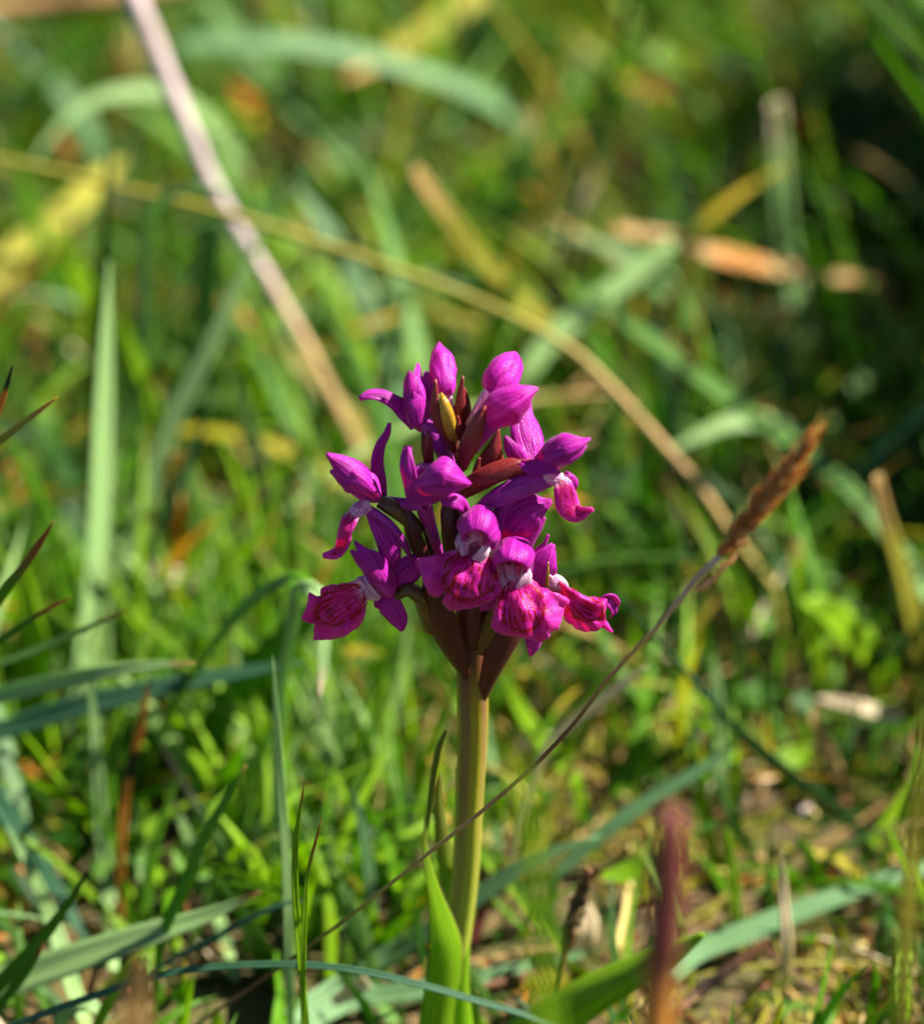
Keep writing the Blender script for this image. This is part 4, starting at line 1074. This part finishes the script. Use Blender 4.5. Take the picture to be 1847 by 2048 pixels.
for i in range(150):
    s = i / 149 * 0.9
    k = int(s * (len(S3) - 1))
    c = Vector(S3[k][:3])
    T = Vector(S3[min(len(S3) - 1, k + 1)][:3] - S3[max(0, k - 1)][:3]).normalized()
    B = T.cross(Vector((0.1, -0.9, 0.4))).normalized()
    N = B.cross(T)
    a = i * 2.39996 + rnd.uniform(-.4, .4)
    outv = (B * math.cos(a) + N * math.sin(a)).normalized()
    dirv = (T + outv * rnd.uniform(0.10, 0.42) * (1 if s < 0.7 else 0.5)).normalized()
    colr = cmix((.30, .09, .035), rnd.choice([(.56, .38, .17), (.52, .27, .09), (.62, .50, .26), (.54, .32, .13)]), min(1, max(0.25, 0.85 + s + rnd.uniform(-.5, .2))))
    V, FA, UV, CC = spikelet(c + outv * S3[k][3] * 0.7, dirv, outv, rnd.uniform(0.0028, 0.0050) * (1.0 if s < 0.7 else 1 - 1.6 * (s - 0.7)) * min(1, 0.5 + s * 3), rnd.uniform(0.00030, 0.00055) * (1.0 if s < 0.6 else 1 - 1.3 * (s - 0.6)), colr)
    tipp = c + outv * S3[k][3] * 0.7 + dirv * 0.0036
    sd_ = dirv.cross(outv).normalized() * 0.00005
    e = tipp + (dirv + outv * 0.25) * rnd.uniform(0.001, 0.0028)
    b0 = len(V)
    V += [tipp - sd_, tipp + sd_, e]                       # a bristle
    FA.append((b0, b0 + 1, b0 + 2))
    UV += [(0, 0), (1, 0), (.5, 1)]
    CC += [ALLCOL['straw']] * 3
    build('spikelet', V, FA, M_FLORET, head, UV, CC)
for q in ((1432, 1125, 0), (1418, 1140, 1), (1400, 1160, 2), (1385, 1172, 3)):
    i = q[2]
    c, _ = at_y(q[0] + 8, q[1] + 6, -0.043)
    V, FA, UV, CC = spikelet(c, Vector((0.55, 0, 0.75)).normalized(), Vector((0.5, -0.7, -0.4)).normalized(), 0.0032, 0.0007, ALLCOL['cream'])
    build('husk', V, FA, M_FLORET, fg, UV, CC)

# golden moss tuft at the foot of the sedge
moss_c = at_ground(1095, 2010)[0]
rnd = random.Random(21)
V, FA, UV, CC = [], [], [], []
for i in range(420):
    a, r = rnd.uniform(0, 6.283), 0.0045 * math.sqrt(rnd.random())
    h0 = 0.008 * math.sqrt(max(0, 1 - (r / 0.0046) ** 2)) * rnd.uniform(0.5, 1.0)
    p = moss_c + Vector((r * math.cos(a), r * math.sin(a) - 0.004, h0))
    d = Vector((math.cos(a) * r * 160 + rnd.uniform(-.4, .4), math.sin(a) * r * 160 + rnd.uniform(-.4, .4), 1)).normalized()
    sd_ = d.cross(Vector((rnd.uniform(-1, 1), rnd.uniform(-1, 1), 0.2))).normalized()
    L, hh = rnd.uniform(0.0012, 0.0026), 0.00022
    b0 = len(V)
    V += [p - sd_ * hh, p + sd_ * hh, p + d * L * .6 + sd_ * hh * .8, p + d * L, p + d * L * .6 - sd_ * hh * .8]
    FA.append((b0, b0 + 1, b0 + 2, b0 + 3, b0 + 4))
    UV += [(0, 0), (1, 0), (1, .6), (.5, 1), (0, .6)]
    CC += [cmix(ALLCOL['yellow'], ALLCOL[rnd.choice(['moss', 'orange', 'yellow', 'straw'])], rnd.random())] * 5
mo = build('moss', V, FA, M_BLADE, None, UV, CC, origin=moss_c)
tag(mo, 'golden moss tuft at the foot of the dark sedge spike', 'moss', None, 'stuff')


# ================================================================== the meadow's turf, past counting
RNG = np.random.default_rng(11)


def project(P):
    d = P - np.array(CAM)
    z = d @ np.array(FWD)
    x = d @ np.array(RGT)
    y = d @ np.array(UPV)
    return W_PX / 2 + x / z * DIST / PX, H_PX / 2 - y / z * DIST / PX, z


MASK = np.zeros((200, 200))


def clear_of_orchid(P):
    """True for the blades that leave the orchid and the near blades in view"""
    px, py, z = project(P)
    y = P[..., 1]
    top = np.where(py < -1e6, 0, py)
    lim = np.interp(y, [-0.30, -0.02, 0.02, 0.05, 0.10, 0.14, 0.2], [2120, 2000, 1800, 1560, 1150, 800, -900])
    inside = (px > -150) & (px < 1997)
    bad = inside & (top < lim)
    nearstem = (np.abs(P[..., 0] - STEM_X) < 0.006) & (y < 0.010) & (y > -0.25) & (py < 2120)
    ix, iy = np.floor(px / 14).astype(int), np.floor(py / 14).astype(int)
    zz = np.zeros(px.shape)
    for (a, b), zn in NEAR.items():
        if 0 <= a + 20 < 200 and 0 <= b + 20 < 200:
            MASK[a + 20, b + 20] = max(MASK[a + 20, b + 20], zn)
    far = MASK[np.clip(ix + 20, 0, 199), np.clip(iy + 20, 0, 199)]
    cross = (z < far - 0.001).mean(axis=1)
    cross = np.random.default_rng(5).random(len(cross)) < np.clip(cross * 3.5, 0, 0.94)
    return ~((bad | nearstem).any(axis=1) | cross)


def field(x, y, sc, seed):
    return np.array([noise.noise(Vector((a * sc, b * sc, seed))) for a, b in zip(x, y)])


TURF = dict(green=(.055, .150, .002), lime=(.15, .28, .004), glauc=(.075, .175, .028), pale=(.18, .29, .085), olive=(.22, .20, .012), dark=(.012, .055, .002), blue=(.10, .19, .08))


def turf(name, n, lab, cat, xr, yr, Lr, Wr, lean, curl, cols, nseg=7, tips=None, tipp=0.3, seed=0, z0=-0.002, dens=None):
    g = np.random.default_rng(seed)
    x = g.uniform(*xr, n)
    y = yr[0] + (yr[1] - yr[0]) * g.random(n) ** 0.85
    if dens is not None:
        keep = g.random(n) < dens(x, y)
        x, y = x[keep], y[keep]
    n = len(x)
    cl = field(x, y, 28, seed + 0.5)
    L = g.uniform(*Lr, n) * (1 + 0.35 * np.clip(cl * 2, -1, 1))
    L *= np.interp(y, [0.0, 0.07], [0.62, 1.0])
    W = g.uniform(*Wr, n)
    az = g.uniform(0, 2 * np.pi, n)
    ph0 = np.abs(g.normal(lean[0], lean[1], n))
    ka = g.normal(curl[0], curl[1], n)
    S = np.linspace(0, 1, nseg + 1)
    phi = ph0[:, None] + ka[:, None] * S[None, :] ** 1.3
    phi = np.minimum(phi, 1.45 + 0.5 * S[None, :])
    ds = L[:, None] / nseg
    hx = np.concatenate([np.zeros((n, 1)), np.cumsum(np.sin(phi[:, :-1]) * ds, 1)], 1)
    hz = np.concatenate([np.zeros((n, 1)), np.cumsum(np.cos(phi[:, :-1]) * ds, 1)], 1)
    hz = np.maximum(hz + z0, z0 + 0.0005 + 0.002 * S[None, :])
    side_w = 0.06 * L[:, None] * np.sin(S[None, :] * 3 + g.uniform(0, 6, n)[:, None])
    P = np.stack([x[:, None] + hx * np.cos(az)[:, None] - side_w * np.sin(az)[:, None],
                  y[:, None] + hx * np.sin(az)[:, None] + side_w * np.cos(az)[:, None], hz], 2)
    ok = clear_of_orchid(P)
    P, W, az, phi, L = P[ok], W[ok], az[ok], phi[ok], L[ok]
    n = len(P)
    tw = g.uniform(-1.2, 1.2, n)[:, None] + g.normal(0, 0.7, n)[:, None] * S[None, :]
    hor = np.stack([-np.sin(az), np.cos(az), np.zeros(n)], 1)[:, None, :] * np.ones((1, nseg + 1, 1))
    T = np.stack([np.sin(phi) * np.cos(az)[:, None], np.sin(phi) * np.sin(az)[:, None], np.cos(phi)], 2)
    N = np.cross(T, hor)
    B = hor * np.cos(tw)[..., None] + N * np.sin(tw)[..., None]
    N2 = np.cross(B, T)
    prof = (0.65 + 0.35 * np.minimum(1, S * 4)) * np.maximum(0.02, 1 - S ** 2.6)
    hw = 0.5 * W[:, None] * prof[None, :]
    rows = np.stack([P - B * hw[..., None] + N2 * hw[..., None] * 0.35, P, P + B * hw[..., None] + N2 * hw[..., None] * 0.35], 2)
    V = rows.reshape(-1, 3)
    k = (nseg + 1) * 3
    quad = []
    for i in range(nseg):
        for j in range(2):
            a = i * 3 + j
            quad.append((a, a + 1, a + 4, a + 3))
    Q = (np.array(quad)[None] + (np.arange(n) * k)[:, None, None]).reshape(-1, 4)
    UV = np.stack(np.broadcast_arrays(np.array([0, .5, 1.0])[None, None, :], S[None, :, None] * np.ones((n, 1, 1))), -1).reshape(-1, 2)
    pal = np.array([TURF.get(c, ALLCOL[c]) for c, _ in cols])
    pr = np.array([w_ for _, w_ in cols], float)
    ci = g.choice(len(cols), n, p=pr / pr.sum())
    base = pal[ci] * g.uniform(0.75, 1.25, n)[:, None]
    C = np.broadcast_to(base[:, None, None, :], (n, nseg + 1, 3, 3)).copy()
    if tips:
        tc = np.array([ALLCOL[c] for c in tips])[g.integers(0, len(tips), n)]
        amt = (g.random(n) < tipp)[:, None] * np.clip((S[None, :] - g.uniform(0.5, 0.9, n)[:, None]) * 6, 0, 1)
        C = C * (1 - amt[:, :, None, None]) + tc[:, None, None, :] * amt[:, :, None, None]
    me = bpy.data.meshes.new(name)
    me.vertices.add(len(V)); me.vertices.foreach_set('co', V.astype(np.float32).ravel())
    me.loops.add(Q.size); me.loops.foreach_set('vertex_index', Q.astype(np.int32).ravel())
    me.polygons.add(len(Q))
    me.polygons.foreach_set('loop_start', np.arange(0, Q.size, 4, dtype=np.int32))
    me.polygons.foreach_set('use_smooth', np.ones(len(Q), dtype=bool))
    me.update(calc_edges=True)
    me.uv_layers.new(name='UVMap').data.foreach_set('uv', UV[Q.ravel()].astype(np.float32).ravel())
    at = me.color_attributes.new('Col', 'FLOAT_COLOR', 'POINT')
    at.data.foreach_set('color', np.concatenate([C.reshape(-1, 3), np.ones((len(V), 1))], 1).astype(np.float32).ravel())
    me.materials.append(M_BLADE)
    o = bpy.data.objects.new(name, me)
    COL.objects.link(o)
    return tag(o, lab, cat, None, 'stuff')


def gaps(x, y):
    """thinner turf in the dark hollows right of and above the orchid"""
    d = np.ones_like(x)
    for px, py, r, k in ((1620, 640, 0.030, 0.15), (1400, 650, 0.03, 0.15), (1780, 700, 0.03, 0.2), (860, 430, 0.03, 0.3), (960, 250, 0.03, 0.35), (1250, 420, 0.03, 0.35), (480, 120, 0.02, 0.5), (60, 720, 0.02, 0.4),
                         (1480, 1880, 0.014, 0.25), (1250, 1750, 0.02, 0.4), (1600, 1960, 0.02, 0.3)):
        c = at_ground(px, py)[0]
        d = np.minimum(d, 1 - (1 - k) * np.exp(-((x - c.x) ** 2 + (y - c.y) ** 2) / (r * r)))
    return d


XR, YR = (-0.34, 0.40), (-0.12, 0.85)
turf('grass', 34000, 'dense short meadow grass of many greens covering the soil', 'grass', XR, YR, (0.018, 0.048), (0.0009, 0.0030), (0.35, 0.35), (0.8, 0.6),
     [('green', 4), ('lime', 1.9), ('glauc', 3.0), ('dark', 3.6), ('olive', 0.4)], tips=['tan', 'orange', 'brown'], tipp=0.25, seed=1, dens=gaps)
turf('tall_grass', 3000, 'taller broad blades of blue green and fresh green grass rising from the turf', 'grass', XR, (0.03, 0.85), (0.04, 0.085), (0.0030, 0.0064), (0.4, 0.35), (1.1, 0.7),
     [('glauc', 3), ('pale', 2.2), ('blue', 2), ('green', 3), ('lime', 1.8), ('dark', 2.5), ('olive', 1)], nseg=9, tips=['tan', 'orange', 'rust'], tipp=0.3, seed=2, dens=gaps)
turf('fresh_grass', 1500, 'upright fresh pale green grass crowding the lower left corner', 'grass', (-0.13, -0.008), (0.015, 0.15), (0.03, 0.058), (0.0017, 0.0036), (0.22, 0.18), (0.5, 0.4),
     [('pale', 3), ('lime', 3), ('glauc', 2), ('green', 2)], nseg=8, tips=['tan', 'black', 'orange'], tipp=0.2, seed=12)
turf('long_grass', 900, 'long thin grass stems crossing one another behind the orchid', 'grass', XR, (0.10, 0.80), (0.07, 0.13), (0.0010, 0.0022), (0.75, 0.4), (0.7, 0.5),
     [('glauc', 4), ('olive', 1.2), ('pale', 2.5), ('blue', 1.5), ('lime', 1.2), ('tan', 1), ('dark', 2)], nseg=9, tips=['tan', 'orange', 'rust'], tipp=0.4, seed=52)
turf('dry_grass', 6500, 'dead straw coloured grass lying flat between the green blades', 'dry grass', XR, YR, (0.015, 0.05), (0.0006, 0.0018), (1.25, 0.25), (0.3, 0.3),
     [('tan', 3), ('straw', 2), ('cream', 1.5), ('orange', 1.5), ('brown', 1.5), ('olive', 1)], nseg=6, seed=3)
turf('moss_carpet', 12000, 'low golden and olive moss carpeting the soil at the lower right', 'moss', (0.004, 0.17), (0.0, 0.22), (0.003, 0.009), (0.0005, 0.0012), (0.7, 0.4), (0.5, 0.5),
     [('yellow', 3), ('moss', 3), ('olive', 2), ('straw', 1), ('tan', 1.5), ('brown', .7)], nseg=3, seed=41, dens=lambda x, y: np.clip(0.35 + 2.5 * field(x, y, 45, 8.0), 0.05, 1))
turf('shade_tussock', 2300, 'unseen tall tussock of dark grass added beyond the right edge to shade the upper right', 'grass', (0.130, 0.24), (0.18, 0.42), (0.08, 0.13), (0.002, 0.005), (0.18, 0.15), (0.5, 0.3),
     [('green', 3), ('dark', 2), ('glauc', 2)], nseg=8, seed=7)  # tussock outside the view, added to throw shade over the upper right
turf('meadow_grass', 16000, 'loose grass of the meadow further off on every side', 'grass', (-1.6, 1.6), (-0.5, 2.4), (0.03, 0.07), (0.002, 0.005), (0.4, 0.3), (0.9, 0.6),
     [('green', 3), ('lime', 2), ('glauc', 3), ('olive', 1), ('tan', 0.7)], nseg=5, seed=5, dens=lambda x, y: 1.0 - 0.97 * ((x > -0.32) & (x < 0.36) & (y > -0.6) & (y < 0.82)))


# small rounded leaves of the herbs down among the grass
def herb_leaves():
    g = np.random.default_rng(17)
    V, FA, UV, CC = [], [], [], []
    n = 1000
    xs, ys = g.uniform(-0.3, 0.34, n), g.uniform(0.02, 0.8, n)
    f = field(xs, ys, 20, 4.2)
    for x, y, q in zip(xs, ys, f):
        if g.random() > 0.25 + 2.2 * max(0, q):
            continue
        r = g.uniform(0.0022, 0.005)
        c = Vector((x, y, g.uniform(0.002, 0.022)))
        px, py, _ = project(np.array(c)[None])
        if y < 0.06 and py[0] < 1700:
            continue
        nrm = Vector((g.normal(0.1, 0.4), g.normal(-0.15, 0.4), 1)).normalized()
        A = nrm.cross(Vector((math.cos(x * 999), math.sin(x * 999), 0.1))).normalized()
        B = nrm.cross(A)
        b0 = len(V)
        colr = cmix(TURF[['lime', 'green', 'green', 'dark'][g.integers(0, 4)]], TURF['green'], g.random() * 0.6)
        V.append(c); UV.append((0.5, 0.3)); CC.append(colr)
        for k in range(10):
            a = 2 * math.pi * k / 10
            rr = r * (1 + 0.3 * math.cos(a))
            V.append(c + A * (rr * math.cos(a)) + B * (r * 0.75 * math.sin(a)) + nrm * (0.25 * r * math.cos(2 * a)))
            UV.append((0.5 + 0.5 * math.sin(a), 0.5 + 0.5 * math.cos(a))); CC.append(colr)
        for k in range(10):
            FA.append((b0, b0 + 1 + k, b0 + 1 + (k + 1) % 10))
    o = build('herb_leaves', V, FA, M_BLADE, None, UV, CC)
    tag(o, 'small rounded bright green herb leaves low among the grass', 'ground cover', None, 'stuff')


herb_leaves()


# crumbs of dead leaf and pale seed husks on the soil
def litter():
    g = np.random.default_rng(23)
    V, FA, UV, CC = [], [], [], []
    n = 3000
    for i in range(n):
        x, y = g.uniform(-0.25, 0.3), g.uniform(-0.08, 0.6)
        if g.random() > (1.0 if x > 0.0 else 0.35):
            continue
        r = g.uniform(0.0005, 0.0015)
        c = Vector((x, y, 0.0006 + g.random() * 0.003))
        ax = Vector((g.normal(), g.normal(), g.normal() * 0.35)).normalized()
        sd_ = ax.cross(Vector((g.normal(), g.normal(), 2))).normalized()
        up = sd_.cross(ax)
        b0 = len(V)
        el = g.uniform(1, 2.6)
        V += [c - ax * r * el, c + sd_ * r * .6 + up * r * .3, c + ax * r * el, c - sd_ * r * .6 + up * r * .35, c + up * r * .75]
        FA += [(b0, b0 + 1, b0 + 4), (b0 + 1, b0 + 2, b0 + 4), (b0 + 2, b0 + 3, b0 + 4), (b0 + 3, b0, b0 + 4)]
        UV += [(0, 0), (1, .5), (0, 1), (0, .5), (.5, .5)]
        CC += [tuple(np.array(ALLCOL[['tan', 'straw', 'brown', 'olive', 'tan', 'straw', 'rust'][g.integers(0, 7)]]) * g.uniform(.7, 1.1))] * 5
    o = build('leaf_litter', V, FA, M_STALK, None, UV, CC)
    tag(o, 'crumbled brown and pale leaf litter on the soil', 'litter', None, 'stuff')


litter()

# pale pinkish husks that catch the sun right of the orchid
rnd = random.Random(31)
for lab, px, py, r, cl in (
        ('largest pale pink husk, right of the orchid bracts', 1392, 1480, 26, 'cream'), ('pale husk under the largest pink one', 1412, 1580, 22, 'cream'),
        ('cream husk left of the dark teal blade', 1518, 1560, 22, 'cream'), ('small white husk between two cream husks', 1480, 1600, 16, 'cream'),
        ('pinkish husk under the dark teal blade', 1600, 1625, 20, 'mauve'), ('dull pink petal in the dark gap at the upper right', 1545, 610, 30, 'red'),
        ('tan scrap of leaf between the lower left flower and the upright dead leaf', 440, 1100, 30, 'tan'), ('brown scrap of leaf in the grass left of the stem', 510, 1610, 34, 'tan')):
    c, t = at_ground(px, py, 0.006)
    r = r * PX * t
    V, FA, UV, CC = [], [], [], []
    m, kk = 7, 10
    for i in range(m + 1):
        th = math.pi * (0.06 + 0.88 * i / m)
        for j in range(kk):
            a = 2 * math.pi * j / kk
            p = Vector((1.3 * math.cos(th), 0.75 * math.sin(th) * math.cos(a), 0.30 * math.sin(th) * math.sin(a)))
            p.z += 0.35 * p.x * p.x
            p *= r * 0.85 * (1 + 0.6 * noise.noise(p * 2.1 + Vector((px, py, 0))))
            p = Vector((p.x * math.cos(px) - p.z * math.sin(px), p.y, p.x * math.sin(px) + p.z * math.cos(px)))
            V.append(c + p); UV.append((j / kk, i / m)); CC.append(ALLCOL[cl])
    for i in range(m):
        for j in range(kk):
            FA.append((i * kk + j, i * kk + (j + 1) % kk, (i + 1) * kk + (j + 1) % kk, (i + 1) * kk + j))
    FA += [tuple(range(kk))[::-1], tuple(m * kk + j for j in range(kk))]
    o = build('husk', V, FA, M_STALK, None, UV, CC, origin=c)
    tag(o, lab, 'husk', 'dry husks and scraps in the grass')
